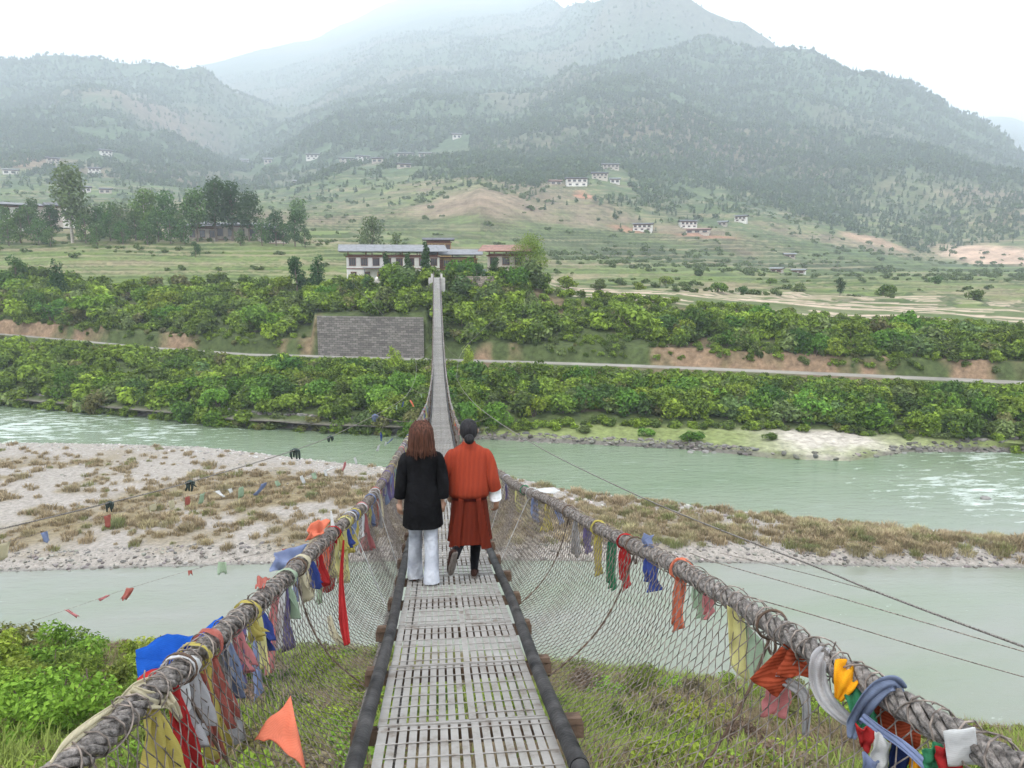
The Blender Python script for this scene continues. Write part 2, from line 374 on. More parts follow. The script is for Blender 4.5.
gm_near = ground_mat('bank_soil', 2.5, .5, .5); gm_bar = ground_mat('gravel', 3.2, .38, .8, .9, .15); gm_far = ground_mat('slope_soil', 1.2, .5, .5)
gm_field = ground_mat('terraced_field_soil', .5, .35, .3); gm_hill = ground_mat('hill_scrub', .06, .5, .8, .95, 3.)
gm_road = ground_mat('road_concrete', 1., .12, .1)
CC[ir+1:ir+4] = np.array((.26, .245, .215))*(1+.25*n2[ir+1:ir+4][..., None])
V = np.stack([GX, GY, GZ], -1).reshape(-1, 3); C = CC.reshape(-1, 3)
idx = 0
segs = []
for k in range(len(GK)):
    if segs and segs[-1][0] == GK[k]: segs[-1][2] = k+1
    else: segs.append([GK[k], k, k+1])
nm = {'near': 'near_bank', 'bar': 'gravel_bar', 'far': 'far_bank', 'field': 'terraced_fields', 'hill': 'hills', 'road': 'road'}
gmat = {'near': gm_near, 'bar': gm_bar, 'far': gm_far, 'field': gm_field, 'hill': gm_hill, 'road': gm_road}
for kd, a, b in segs:
    base = V.reshape(GD.shape+(3,))[a:b+1]; cc = CC[a:b+1]
    nr = b-a; i = np.arange(nr)[:, None]*NJ; j = np.arange(NJ-1)[None]
    Q = np.stack([i+j, i+j+1, i+NJ+j+1, i+NJ+j], -1).reshape(-1, 4)
    o = link(nm[kd], mesh_np(nm[kd], base.reshape(-1, 3), Q, cc.reshape(-1, 3), True), gmat[kd]); o['kind'] = 'structure'
# land behind the camera
x0 = np.linspace(-60, 60, 30); y0 = np.linspace(-60, 2.0, 20); X, Y = np.meshgrid(x0, y0)
Zb = -3.9+np.minimum(0, 0)-.35*np.maximum(0, np.abs(X)-3)*np.clip((Y+20)/20, 0, 1)-.1+ .6*fbm(X/8, Y/8, 3, 2)
Zb = np.maximum(Zb, -16)
i = np.arange(19)[:, None]*30; j = np.arange(29)[None]; Q = np.stack([i+j, i+j+1, i+30+j+1, i+30+j], -1).reshape(-1, 4)
o = link('bank_behind', mesh_np('bank_behind', np.stack([X, Y, Zb], -1).reshape(-1, 3), Q, np.tile((.09, .10, .04), (600, 1)), True), gm_near); o['kind'] = 'structure'

# ---------------------------------------------------------------- water
def water_mat():
    m, nt, b = new_mat('milky_river_water'); N = nt.nodes; L = nt.links
    tc = N.new('ShaderNodeTexCoord'); co = tc.outputs['Object']
    mp = N.new('ShaderNodeMapping'); mp.inputs['Scale'].default_value = (.35, 1.0, 1); mp.inputs['Rotation'].default_value = (0, 0, R(12)); L.new(co, mp.inputs[0])
    def nz(s, d=5, r=.6, src=mp.outputs[0]):
        n = N.new('ShaderNodeTexNoise'); n.inputs['Scale'].default_value = s; n.inputs['Detail'].default_value = d; n.inputs['Roughness'].default_value = r
        L.new(src, n.inputs['Vector']); return n.outputs[0]
    def mr(src, a, b_, c=0., d=1.):
        n = N.new('ShaderNodeMapRange'); n.inputs[1].default_value = a; n.inputs[2].default_value = b_; n.inputs[3].default_value = c; n.inputs[4].default_value = d
        L.new(src, n.inputs[0]); return n.outputs[0]
    def ma(op, a, b_):
        n = N.new('ShaderNodeMath'); n.operation = op
        for k, v in enumerate((a, b_)):
            if isinstance(v, (int, float)): n.inputs[k].default_value = v
            else: L.new(v, n.inputs[k])
        return n.outputs[0]
    sx = N.new('ShaderNodeSeparateXYZ'); L.new(co, sx.inputs[0])
    def mix(f, a, b_):
        n = N.new('ShaderNodeMix'); n.data_type = 'RGBA'; L.new(f, n.inputs[0])
        for k, v in ((6, a), (7, b_)):
            if isinstance(v, tuple): n.inputs[k].default_value = (*v, 1)
            else: L.new(v, n.inputs[k])
        return n.outputs[2]
    far = mr(sx.outputs[1], 50, 62)            # the main channel runs greener than the slack one
    c = mix(far, (.215, .222, .19), (.13, .18, .105))
    c = mix(mr(nz(.12, 3), .35, .7), c, (.165, .205, .135))
    def spot(px, py, r):
        t, s = pix(px, py); d = W/s; x = d*(FX+RX*t); y = d*(FY+RY*t)
        v = N.new('ShaderNodeVectorMath'); v.operation = 'DISTANCE'; L.new(co, v.inputs[0]); v.inputs[1].default_value = (x, y, 0)
        return mr(v.outputs['Value'], 0, r, 1, 0)
    sp = ma('MAXIMUM', ma('MAXIMUM', spot(20, 428, 26), spot(985, 492, 13)), ma('MULTIPLY', spot(160, 432, 18), .8))
    sp = ma('MAXIMUM', sp, ma('MULTIPLY', spot(990, 458, 10), .9))
    fo = ma('ADD', nz(1.1, 8, .75), ma('MULTIPLY', sp, .21))
    foam = mr(fo, .64, .80)
    st = ma('MULTIPLY', mr(nz(.55, 6, .7), .60, .75), ma('MULTIPLY', far, .22))
    foam = ma('MAXIMUM', foam, st)
    c = mix(foam, c, (.55, .60, .57))
    L.new(c, b.inputs['Base Color'])
    L.new(mr(foam, 0, 1, .12, .8), b.inputs['Roughness'])
    b.inputs['IOR'].default_value = 1.33
    bp = N.new('ShaderNodeBump'); bp.inputs['Distance'].default_value = .12
    L.new(mr(far, 0, 1, .5, .8), bp.inputs['Strength'])
    L.new(ma('ADD', nz(1.4, 6, .6), ma('MULTIPLY', nz(6, 3, .6), .3)), bp.inputs['Height']); L.new(bp.outputs[0], b.inputs['Normal'])
    return m
V4 = np.array([(-420, 5, 0), (420, 5, 0), (420, 260, 0), (-420, 260, 0)], float)
o = link('river_water', mesh_np('river_water', V4, [(0, 1, 2, 3)]), water_mat()); o.location = (0, 0, W); o['kind'] = 'structure'
# ---------------------------------------------------------------- foliage
def leaves(n, size, lobes, shell=.55, cbase=(.06, .10, .025), ctip=(.14, .21, .05), seed=0, flat=1.0, droop=0.0):
    """leaf sprays spread through the volume of several lobes (cx,cy,cz,r[,zscale]); every spray a small bent quad"""
    g = np.random.default_rng(seed); lobes = np.array([(*l, 1.0) if len(l) == 4 else l for l in lobes], float)
    wgt = lobes[:, 3]**2; k = g.choice(len(lobes), n, p=wgt/wgt.sum())
    dr = g.normal(size=(n, 3)); dr /= np.linalg.norm(dr, axis=1)[:, None]
    rr = lobes[k, 3]*(shell+(1-shell)*g.random(n)**.6)*(1+.18*np.sin(dr[:, 0]*7+k)*np.cos(dr[:, 1]*6+k*2))
    c = lobes[k, :3]+dr*rr[:, None]*np.stack([np.ones(n), np.ones(n), lobes[k, 4]*flat], -1)
    nn = dr*.6+g.normal(size=(n, 3))*.55+np.array((0, 0, .35)); nn /= np.linalg.norm(nn, axis=1)[:, None]
    a = np.cross(nn, g.normal(size=(n, 3))); a /= np.linalg.norm(a, axis=1)[:, None]; b = np.cross(nn, a)
    s = size*(.6+.8*g.random(n))[:, None]
    V = np.stack([c-a*s*.9, c-b*s*.5+nn*s*.12, c+a*s*.9-np.array((0, 0, droop))*s, c+b*s*.5+nn*s*.12], 1).reshape(-1, 3)
    Q = np.arange(n*4).reshape(n, 4)
    f = np.clip(g.random(n)*.75+.25*g.random(len(lobes))[k], 0, 1)[:, None]
    C = np.repeat(np.array(cbase)*(1-f)+np.array(ctip)*f, 4, 0)
    return V, Q, C
def lobeset(seed, n=9, r=1.0, h=.8, zc=.55, rs=(.28, .5)):
    g = np.random.default_rng(seed); out = []
    for i in range(n):
        a = g.random()*6.28; q = g.random()**.5*r*.62
        out.append((math.cos(a)*q, math.sin(a)*q, zc+(g.random()-.45)*h*(1-.5*q/r), rs[0]+g.random()*(rs[1]-rs[0]), .8))
    return out
def stems(seed, n=5, h=.8, r=.035):
    g = np.random.default_rng(seed); mb = MB()
    for i in range(n):
        a = g.random()*6.28; q = .15+g.random()*.45
        P = [(0, 0, -.25), (math.cos(a)*q*.4, math.sin(a)*q*.4, h*.4), (math.cos(a)*q, math.sin(a)*q, h)]
        mb.tube(P, [r, r*.7, r*.3], 4, False)
    return np.vstack(mb.V), np.vstack(mb.Q)
LM = leaf_mat('bush_leaves'); LT = leaf_mat('tree_leaves', vary=.15, hue=.015); LF = leaf_mat('far_tree_needles', vary=.0, hue=0)
LD = leaf_mat('dry_grass_blades', vary=.22, hue=.02)
BUSHC = [((.055, .085, .016), (.19, .26, .045)), ((.06, .10, .02), (.24, .32, .055)), ((.04, .065, .018), (.13, .19, .04)),
         ((.075, .095, .035), (.21, .25, .10)), ((.07, .11, .016), (.28, .37, .055)), ((.04, .06, .02), (.12, .16, .045)), ((.09, .085, .035), (.22, .20, .09))]
BUSHC = [(tuple(np.array(a_)*(.66, .78, .7)), tuple(np.array(b_)*(.98, 1.14, .95))) for a_, b_ in BUSHC]
BP = []; BPlow = []
for i, (cb, ct) in enumerate(BUSHC):
    lb = lobeset(100+i)
    BP.append(leaves(900, .105, lb, .6, cb, ct, 200+i)); BPlow.append(leaves(420, .15, lb, .6, cb, ct, 200+i))
def joined(protos, which, pos, scl, rot, tint=None):
    Vs, Qs, Cs = [], [], []; off = 0
    for p, (V, Q, C) in enumerate(protos):
        sel = np.where(which == p)[0]
        if not len(sel): continue
        c, s = np.cos(rot[sel]), np.sin(rot[sel]); sc_ = scl[sel]
        if sc_.ndim == 1: sc_ = np.repeat(sc_[:, None], 3, 1)
        P = V[None]*sc_[:, None]
        X = P[..., 0]*c[:, None]-P[..., 1]*s[:, None]; Y = P[..., 0]*s[:, None]+P[..., 1]*c[:, None]
        P = np.stack([X, Y, P[..., 2]], -1)+pos[sel][:, None]
        Vs.append(P.reshape(-1, 3)); nv = len(V)
        Qs.append((Q[None]+(np.arange(len(sel))*nv)[:, None, None]).reshape(-1, Q.shape[1])+off); off += nv*len(sel)
        CC_ = np.repeat(C[None], len(sel), 0)
        if tint is not None: CC_ = CC_*tint[sel][:, None]
        Cs.append(CC_.reshape(-1, 3))
    return np.vstack(Vs), np.vstack(Qs), np.vstack(Cs)
bushmesh = [mesh_np('bush_leaves', *b) for b in BP]
for m_ in bushmesh: m_.materials.append(LM)
stemmesh = []
for i in range(3):
    V_, Q_ = stems(i); m_ = mesh_np('bush_stems', V_, Q_); m_.materials.append(M['bark']); stemmesh.append(m_)
def rowd(i, t): return np.interp(t, rows[i][0][0], rows[i][0][1])
FOOT, ROAD, CUT, EDGE, BACK, FLD, PLN = 14, 15, 18, 19, 20, 21, 22
cand = []
def scatter(n, t0, t1, f0, f1, r0, r1, u0=0., u1=1., dens=None, sz=(1.3, 2.4), zone=''):
    t = rng.uniform(t0, t1, n); u = rng.uniform(u0, u1, n); d = f0(t)*(1-u)+f1(t)*u
    x = d*(FX+RX*t); y = d*(FY+RY*t)
    keep = np.ones(n, bool)
    if dens is not None: keep = rng.random(n) < dens(t, u, x, y)
    t, u, d, x, y = (v[keep] for v in (t, u, d, x, y)); z = ground(x, y)
    for k in range(len(t)):
      if zone == 'below': smax = max(.62, .31*(float(rowd(ROAD, t[k]))-d[k])+.05)
      else: smax = 1.15 if (t[k] > tp(540) and d[k] > float(rowd(EDGE, t[k]))-6) else 1.7 if (t[k] > tp(540) and d[k] > float(rowd(EDGE, t[k]))-10) else 9
      cand.append((t[k], d[k], x[k], y[k], z[k], min(smax, rng.uniform(*sz)*(1.25 if zone == 'above' and t[k] < tp(110) else 1)), zone, u[k]))
tp = lambda p: pix(p, 340)[0]
rd_ = lambda i, o=0: (lambda t: rowd(i, t)+o)
# below the road, then above it, then along the plateau's lip
shelf = lambda t, u, x, y: np.where((t > tp(500)) & (t < tp(900)) & (u < .16), .0, np.where((t > tp(880)) & (u < .5), .45, 1.))
scatter(1550, -.95, .95, rd_(FOOT, .1), rd_(ROAD, -2.6), 0, 1, 0, 1, shelf, (1.25, 2.4), 'below')
scatter(260, -.95, .95, rd_(ROAD, -2.4), rd_(ROAD, -1.0), 0, 1, 0, 1, None, (.5, .95), 'below')
scatter(300, -.95, .95, rd_(FOOT, -.6), rd_(FOOT, .8), 0, 1, 0, 1, shelf, (.5, 1.0), 'below')
def up_d(t, u, x, y):
    m = fbm(x/10, y/10, 2, 17); dd_ = np.where(u < .24, np.clip(m*2.5+.72+2*(t > tp(800)), 0, 1), 1.0)
    dd_ = np.where((t > tp(308)) & (t < tp(435)) & (u < .10), 0, dd_)
    dd_ = np.where((t > tp(80)) & (t < tp(290)) & (u > .72), .5, dd_)
    return dd_
scatter(1650, -.95, .95, rd_(ROAD, 4.6), rd_(EDGE, 1), 0, 1, 0, 1, up_d, (1.2, 2.5), 'above')
scatter(1000, -.95, .95, rd_(ROAD, 3.9), rd_(ROAD, 8.0), 0, 1, 0, 1, lambda t, u, x, y: np.where((t > tp(312)) & (t < tp(430)), 0, np.clip(.8+2.2*fbm(x/7, y/7, 2, 19), .2, 1)), (.35, .95), 'above')
scatter(110, -.9, .9, rd_(ROAD, 8), rd_(EDGE, 2), 0, 1, 0, 1, lambda t, u, x, y: np.where((t > tp(540)), np.where(u < .45, 1., 0.), 1.), (2.4, 3.3), 'above')
cand.sort(key=lambda c: -c[5]/c[1] - (.02 if abs(c[0]) < .72 else 0))
cand = [c for c in cand if not (abs(c[2]-BX) < 3.0 and c[3] > 60 and c[3] < 123 and c[4]+c[5]*1.3 > (-1.46-.23*c[3]+.0019*c[3]**2)-.6)]
kinds = ['green leafy bush', 'bright green leafy bush', 'dark green bush', 'grey green bush', 'light yellow green bush', 'deep green scrubby bush', 'olive brown bush']
nind = 0; rest = []
for c in cand:
    t, d, x, y, z, s, zone, u = c
    k = int(rng.choice(7, p=[.22, .2, .16, .12, .14, .11, .05])); rz = rng.uniform(0, 6.28)
    if nind < 285 and abs(t) < .70:
        nind += 1
        o = link('bush', bushmesh[k], None); o.location = (x, y, z-.15); o.rotation_euler = (0, 0, rz)
        o.scale = (s*rng.uniform(.9, 1.25), s*rng.uniform(.9, 1.25), s*rng.uniform(.85, 1.2))
        st = link('stem', stemmesh[nind % 3], None, o)
        side = 'left of the footbridge' if x < BX else 'right of the footbridge'
        zn = 'between the river and the pale road' if zone == 'below' else 'on the slope above the pale road'
        tag(o, f'{kinds[k]} {zn}, {side}', 'bush', f'{kinds[k]}es {zn}, {side}')
    else: rest.append((k, x, y, z-.15, s, rz))
rest = np.array(rest)
pl = joined(BPlow, rest[:, 0].astype(int), rest[:, 1:4], rest[:, 4], rest[:, 5], 1+(rng.random((len(rest), 1))-.5)*.5)
o = link('thicket', mesh_np('thicket', *pl), LM); tag(o, 'dense mass of green scrub covering the far bank slopes', 'thicket', kind='stuff')

# ---- low scrub on the plain and the lower hills: hedge lines and dots
t = rng.uniform(-.85, .85, 9000); dlog = np.exp(rng.uniform(math.log(165), math.log(820), 9000))
x = dlog*(FX+RX*t); y = dlog*(FY+RY*t)
hedge = (np.abs(((y+fbm(x/70, y/70, 2, 5)*28) % 34)-17) < 2.2) | (fbm(x/55, y/55, 3, 6) > .16)
hedge &= (dlog > rowd(BACK, t)+3)
hedge &= rng.random(9000) < np.where(dlog < 300, .35, .8)
x, y, dlog = x[hedge], y[hedge], dlog[hedge]; z = ground(x, y)
pl = joined([leaves(70, .36, lobeset(300+i, 5), .5, (.075, .105, .035), (.16, .22, .075), i) for i in range(3)], rng.integers(0, 3, len(x)), np.stack([x, y, z], -1), np.stack([(q0 := rng.uniform(.35, 1.5, len(x))*np.clip(dlog/300, .8, 1.6))*1.3, q0*1.2, q0*rng.uniform(.8, 1.3, len(x))], -1), rng.uniform(-.4, .4, len(x)))
o = link('hedgerow_scrub', mesh_np('hedgerow_scrub', *pl), LF); tag(o, 'scrub and hedges dotted along the terraced fields of the plain', 'scrub', kind='stuff')

# ---- the wooded mountains
HL = [
 (642, 231, 18, 8, 'darkroof', 'white', 'bright white three storey farmhouse on the lower slope, left of the terraced pair'),
 (689, 228, 16, 8, 'darkroof', 'white', 'white farmhouse with dark roof above the earthen terrace'),
 (697, 234, 22, 4, 'rust', 'cream', 'long low cream outbuilding below the white farmhouse'),
 (740, 223, 11, 6, 'darkroof', 'white', 'small farmhouse at the right end of the lower slope hamlet'),
 (722, 226, 8, 3, 'sheet', 'cream', 'little barn between the two lower slope farmhouses'),
 (577, 187, 20, 10, 'darkroof', 'white', 'large white farmhouse on the upper knoll'),
 (600, 180, 15, 7, 'darkroof', 'cream', 'grey farmhouse behind the large one on the upper knoll'),
 (615, 184, 9, 5, 'sheet', 'white', 'small white barn at the right of the upper knoll'),
 (611, 170, 16, 6, 'sheet', 'cream', 'long roofed house highest on the knoll'),
 (556, 186, 11, 4, 'rust', 'cream', 'low mud walled barn left of the upper knoll farmhouse'),
 (314, 160, 15, 6, 'darkroof', 'white', 'white house at the left end of the upper hamlet'),
 (349, 164, 15, 6, 'sheet', 'cream', 'cream house second in the upper hamlet row'),
 (364, 162, 12, 6, 'darkroof', 'white', 'white house third in the upper hamlet row'),
 (377, 163, 10, 5, 'darkroof', 'cream', 'small house fourth in the upper hamlet row'),
 (403, 159, 16, 6, 'sheet', 'cream', 'broad pale house at the right of the upper hamlet'),
 (405, 168, 12, 4, 'darkroof', 'cream', 'dim barn below the broad pale house'),
 (425, 157, 12, 4, 'sheet', 'cream', 'faint long barn right of the upper hamlet'),
 (457, 139, 8, 5, 'sheet', 'white', 'lone white house near the pines above the hamlet'),
 (268, 164, 7, 5, 'sheet', 'cream', 'tiny house right of the valley hamlet pair'),
 (245, 164, 7, 4, 'sheet', 'white', 'tiny house left of the valley hamlet pair'),
 (293, 103, 6, 4, 'sheet', 'white', 'solitary white house high on the hazy mountainside'),
 (107, 156, 10, 6, 'darkroof', 'white', 'white farmhouse high above the left village'),
 (94, 174, 10, 6, 'darkroof', 'white', 'white farmhouse behind the pale trunked tree'),
 (54, 164, 11, 6, 'darkroof', 'cream', 'cream farmhouse on the bare slope at left'),
 (105, 195, 10, 5, 'darkroof', 'cream', 'dark roofed house just above the village trees'),
 (86, 193, 9, 5, 'darkroof', 'white', 'white house half behind the pale trunked tree'),
 (10, 175, 12, 5, 'sheet', 'white', 'pale house at the far left slope edge'),
 (790, 259, 10, 3, 'sheet', 'cream', 'flat barn on the plain below the hill'),
 (776, 272, 11, 3, 'sheet', 'cream', 'low barn on the fields at right'),
 (798, 273, 12, 2.5, 'sheet', 'white', 'white sheet roofed shed on the fields at right'),
 ]
HPOS = []
for (px, py, *_r) in HL:
    t_, s_ = pix(px, py); ds = np.arange(200, 2400, 4.); xs = ds*(FX+RX*t_); ys = ds*(FY+RY*t_); zs = ground(xs, ys)
    hit = np.where(zs >= ds*s_)[0]; d = ds[hit[0]] if len(hit) else 900.
    HPOS.append((d*(FX+RX*t_), d*(FY+RY*t_), d))
def conif(seed):
    g = np.random.default_rng(seed); V = []; Q = []
    n = 22
    for i in range(n):
        h = .18+.82*(i/n); r = (1-h)*.32+.05; a = i*2.4+g.random()
        c = np.array((math.cos(a)*r*.6, math.sin(a)*r*.6, h)); s = r*.9+.04
        u = np.array((-math.sin(a), math.cos(a), .1)); v = np.array((math.cos(a), math.sin(a), -.5))*.8+np.array((0, 0, .3))
        V += [c-u*s*.7, c+v*s*.8, c+u*s*.7, c-v*s*.4+np.array((0, 0, .1))]; Q.append([4*i+k for k in range(4)])
    f = g.random(n)[:, None]; C = np.repeat(np.array((.042, .075, .036))*(1-f)+np.array((.075, .122, .055))*f, 4, 0)
    return np.array(V), np.array(Q), C
def roundt(seed): 
    V, Q, C = leaves(20, .30, [(0, 0, .62, .34, 1.1), (.15, .1, .5, .25, 1.)], .5, (.05, .085, .032), (.10, .15, .055), seed); return V, Q, C
NT = 120000
t = rng.uniform(-.86, .86, NT); u = rng.random(NT); dd = np.exp(math.log(430)+u**.8*(math.log(3900)-math.log(430)))
x = dd*(FX+RX*t); y = dd*(FY+RY*t)
Dt, Zt = row_eval(t)
cover = np.clip((dd-rowd(23, t))/(rowd(24, t)-rowd(23, t)), 0, 1)           # from the plain's end up to the first wooded rise
nn = fbm(x/130, y/130, 3, 61)+.35*fbm(x/40, y/40, 2, 62)
cover = np.clip(cover*1.25-.22+nn*1.5, 0.05, 1)
cover *= np.clip((dd-rowd(23, t))/40+.2, 0, 1)
cover *= np.where((fbm(x/260, y/260, 4, 79) > .15), .45, 1)
for (px, py, d_, r_) in ((995, 245, 560, 40), (870, 236, 600, 25), (583, 205, 600, 22), (480, 205, 480, 60)):
    p = at(px, py, d_); cover *= np.clip((np.hypot(x-p[0], y-p[1])-r_)/15, .05, 1)
for (hx0, hy0, hd0) in HPOS:
    q1 = ((x-hx0)*FX+(y-hy0)*FY); q2 = np.abs((x-hx0)*RX+(y-hy0)*RY); cover *= 1-((q1 < 12*hd0/500) & (q1 > -hd0*.13) & (q2 < hd0*.018))
kp = rng.random(NT) < cover
x, y, dd, t = x[kp], y[kp], dd[kp], t[kp]; z = ground(x, y)
wh = rng.integers(0, 6, len(x)); hh = rng.uniform(5.5, 11, len(x))*np.clip(dd/1100, .55, 1.15)
wd = hh*rng.uniform(.75, 1.15, len(x))
pl = joined([conif(1), conif(2), conif(3), conif(4), roundt(5), roundt(6)], wh, np.stack([x, y, z-.8], -1), np.stack([wd, wd, hh], -1), rng.uniform(0, 6.28, len(x)), 1+(rng.random((len(x), 1))-.5)*.45)
o = link('mountain_forest', mesh_np('mountain_forest', *pl), LF); tag(o, 'far pine woods covering the hazy mountainsides', 'forest', kind='stuff')

# ---- single trees
def tree(label, px, d, h, kind='broad', seed=0, group=None, cols=None, py=230, wide=1.0, nl=None, trunk_vis=.13, name=None):
    g = np.random.default_rng(seed+500); p = gat(px, d, py)
    root = empty(name or {'broad': 'broadleaf_tree', 'tall': 'tall_tree', 'cypress': 'cypress_tree', 'round': 'round_tree'}[kind], tuple(p), g.random()*6)
    tag(root, label, 'tree', group)
    cb, ct = cols or ((.035, .06, .02), (.10, .16, .045)); mb = MB(); lob = []
    top = h*.93
    P = [(0, 0, -.4), (g.normal()*.02*h, g.normal()*.02*h, h*.3), (g.normal()*.03*h, g.normal()*.03*h, h*.62), (0, 0, top)]
    r0 = h*.022; mb.tube(catmull(P, 4), np.linspace(r0, r0*.25, 13), 8)
    if kind == 'cypress':
        for i in range(11): 
            f = i/10; lob.append((g.normal()*.03*h*wide, g.normal()*.03*h*wide, h*(.14+.8*f), h*(.15*wide)*(1-.75*f**2.2)+.02*h, 1.3))
        nb = 6
    else:
        nb = 11; nlb = {'broad': 13, 'tall': 14, 'round': 18}[kind]; base = {'broad': trunk_vis, 'tall': trunk_vis+.14, 'round': .26}[kind]
        for i in range(nlb):
            a = g.random()*6.28; f = (i+.5)/nlb; zz = h*(base+.06+(.88-base)*f)
            q = h*{'broad': .20, 'tall': .13, 'round': .24}[kind]*wide*math.sin(math.pi*min(1, .22+.72*f))*(.5+.6*g.random())
            lob.append((math.cos(a)*q, math.sin(a)*q, zz, h*g.uniform(.11, .185)*wide**.5, .8))
    for i in range(nb):
        l = lob[int(g.integers(len(lob)))]; z0 = max(.15*h, l[2]-.18*h)
        mb.tube([(0, 0, z0), (l[0]*.5, l[1]*.5, (z0+l[2])/2+.02*h), (l[0]*.95, l[1]*.95, l[2])], [r0*.42, r0*.28, r0*.1], 5, False)
    mb.build('trunk', M['palebark'] if kind == 'tall' and seed in (1, 6, 7) else M['bark'], root, True)
    n = nl or int(1500)
    c = link('crown', mesh_np('crown', *leaves(int(n*1.3), h*.027*(1500/n)**.5, lob, .35, cb, ct, seed, droop=.2)), LT, root)
    return root
G1 = 'trees of the left village'
dk = ((.024, .055, .018), (.065, .125, .04)); md = ((.036, .08, .022), (.115, .20, .055)); yg = ((.06, .11, .025), (.18, .29, .07)); ol = ((.06, .085, .035), (.15, .20, .08)); br = ((.11, .16, .02), (.36, .48, .06))
for a in [
 ('tall loose crowned tree with a bare pale trunk, rising above the left village', 72, 236, 25.5, 'tall', 1, ol, 235, 1.15, 1300),
 ('broad mid green tree right of the white house at the far left edge', 30, 262, 13, 'broad', 2, md, 215, 1.2, 900),
 ('dark bushy tree in front of the long pale roof at far left', 50, 240, 12, 'broad', 3, dk, 225, 1.1, 900),
 ('rounded light tree just right of the pale trunked tree', 98, 240, 12, 'broad', 4, md, 230, 1.1, 900),
 ('grey green spreading tree at the front of the left village row', 122, 236, 13, 'broad', 5, ol, 235, 1.2, 1000),
 ('umbrella crowned tree with thin stems, tallest of the middle left clump', 146, 245, 17.5, 'tall', 6, yg, 230, 1.3, 1000),
 ('umbrella crowned slender tree beside the middle left clump', 166, 247, 16.5, 'tall', 7, md, 230, 1.3, 1000),
 ('pale green tree in front of the low white school building', 197, 240, 17.5, 'tall', 8, md, 232, 1.35, 1100),
 ('tall dark tree, highest of the group at the school building', 216, 246, 22, 'tall', 9, dk, 230, 1.2, 1300),
 ('tall dark tree second highest at the school building', 232, 248, 20, 'tall', 10, dk, 230, 1.2, 1300),
 ('dark open crowned tree right of the tallest school trees', 249, 246, 17, 'tall', 11, dk, 232, 1.35, 1100),
 ('small dark tree right of the school building', 276, 240, 11.5, 'broad', 12, dk, 235, 1.0, 800),
 ('dark green tree above the yellow field at the village end', 295, 236, 12, 'broad', 13, dk, 238, 1.0, 800),
 ('distant slim tree behind the school trees', 300, 330, 15, 'tall', 14, md, 225, 1.3, 500),
 ('olive tree behind the farmhouse roofs, broader one of two', 372, 215, 12.5, 'broad', 15, ol, 250, 1.3, 900),
 ('olive tree behind the farmhouse roofs, right one of two', 396, 210, 8.5, 'broad', 16, ol, 255, 1.1, 700),
 ('dark tree standing left of the farmhouse, thinner of a pair', 296, 138, 8.0, 'broad', 17, dk, 280, .9, 1000),
 ('dark tree close to the farmhouse left gable', 318, 136, 7.6, 'cypress', 18, dk, 280, 1.5, 1000),
 ('slim cypress in front of the farmhouse left half', 387, 125, 6.6, 'cypress', 19, dk, 283, .85, 1100),
 ('short cypress in front of the farmhouse middle', 409, 124, 5.6, 'cypress', 20, dk, 283, .85, 1000),
 ('narrow dark cypress beside the footbridge far end', 426, 124, 7.4, 'cypress', 21, dk, 280, .72, 1100),
 ('big round bright green tree right of the rusty roofed house', 529, 134, 9.0, 'round', 22, ((.06, .11, .015), (.20, .31, .04)), 275, 1.75, 4200),
 ('dark leafy tree below the rusty roofed house', 495, 123, 4.6, 'broad', 23, dk, 285, 1.2, 1000),
 ('small leafy tree just right of the footbridge far end', 462, 123, 3.8, 'broad', 24, md, 285, 1.2, 800),
 ('dark round tree in front of the farmhouse left end', 350, 124, 4.2, 'broad', 33, dk, 285, 1.3, 900),
 ('leafy tree covering the farmhouse wall left of the slim cypress', 368, 123, 4.4, 'broad', 34, md, 285, 1.2, 900),
 ('small bright tree before the farmhouse middle', 399, 122.5, 3.6, 'broad', 35, yg, 285, 1.3, 900),
 ('dark tree hiding the shed right of the footbridge head', 478, 121.5, 4.6, 'broad', 36, dk, 285, 1.5, 1100),
 ('dark conical tree on the slope at the left', 57, 150, 8.5, 'cypress', 25, dk, 290, 1.3, 1200),
 ('bushy tree on the lip of the left slope', 15, 158, 7.5, 'broad', 26, md, 275, 1.4, 1000),
 ('bright yellow green pointed tree left of the footbridge below the road', 394, 100, 5.0, 'cypress', 27, br, 370, 1.35, 1300),
 ('bright yellow green tree right of the footbridge below the road', 468, 99, 5.2, 'cypress', 28, br, 370, 1.15, 1300),
 ('lone small tree with a thin trunk on the right terraces', 840, 178, 4.6, 'broad', 29, dk, 290, .9, 500),
 ('tree at the left end of the village row, cut by the picture edge', 3, 250, 12, 'broad', 30, md, 225, 1.1, 900),
 ('dark clump forming tree between village row and school', 180, 238, 9, 'broad', 31, md, 238, 1.2, 800),
 ('wide low tree on the grass below the school building', 195, 205, 4.6, 'broad', 32, dk, 245, 1.6, 800),
 ]:
    lab, px, d, h, kd, sd, cols, py, wd_, nl = a
    tree(lab, px, d, h*.9, kd, sd, None, cols, py, wd_, nl)
for k, (px, d, h) in enumerate([(110, 238, 9), (85, 234, 8.5), (135, 238, 9), (158, 236, 10), (20, 236, 10), (262, 236, 8), (8, 228, 9), (38, 232, 8), (97, 231, 6.5), (122, 231, 7), (147, 232, 7.5), (170, 233, 8), (184, 232, 7), (-12, 232, 10), (50, 229, 6), (283, 240, 7), (305, 238, 6), (240, 236, 5), (30, 246, 11), (140, 250, 12), (110, 250, 12)]):
    tree('low leafy tree filling the foot of the left village row', px, d, h, 'broad', 60+k, 'low trees filling the foot of the left village row', md, 235, 1.4, 600, .1)
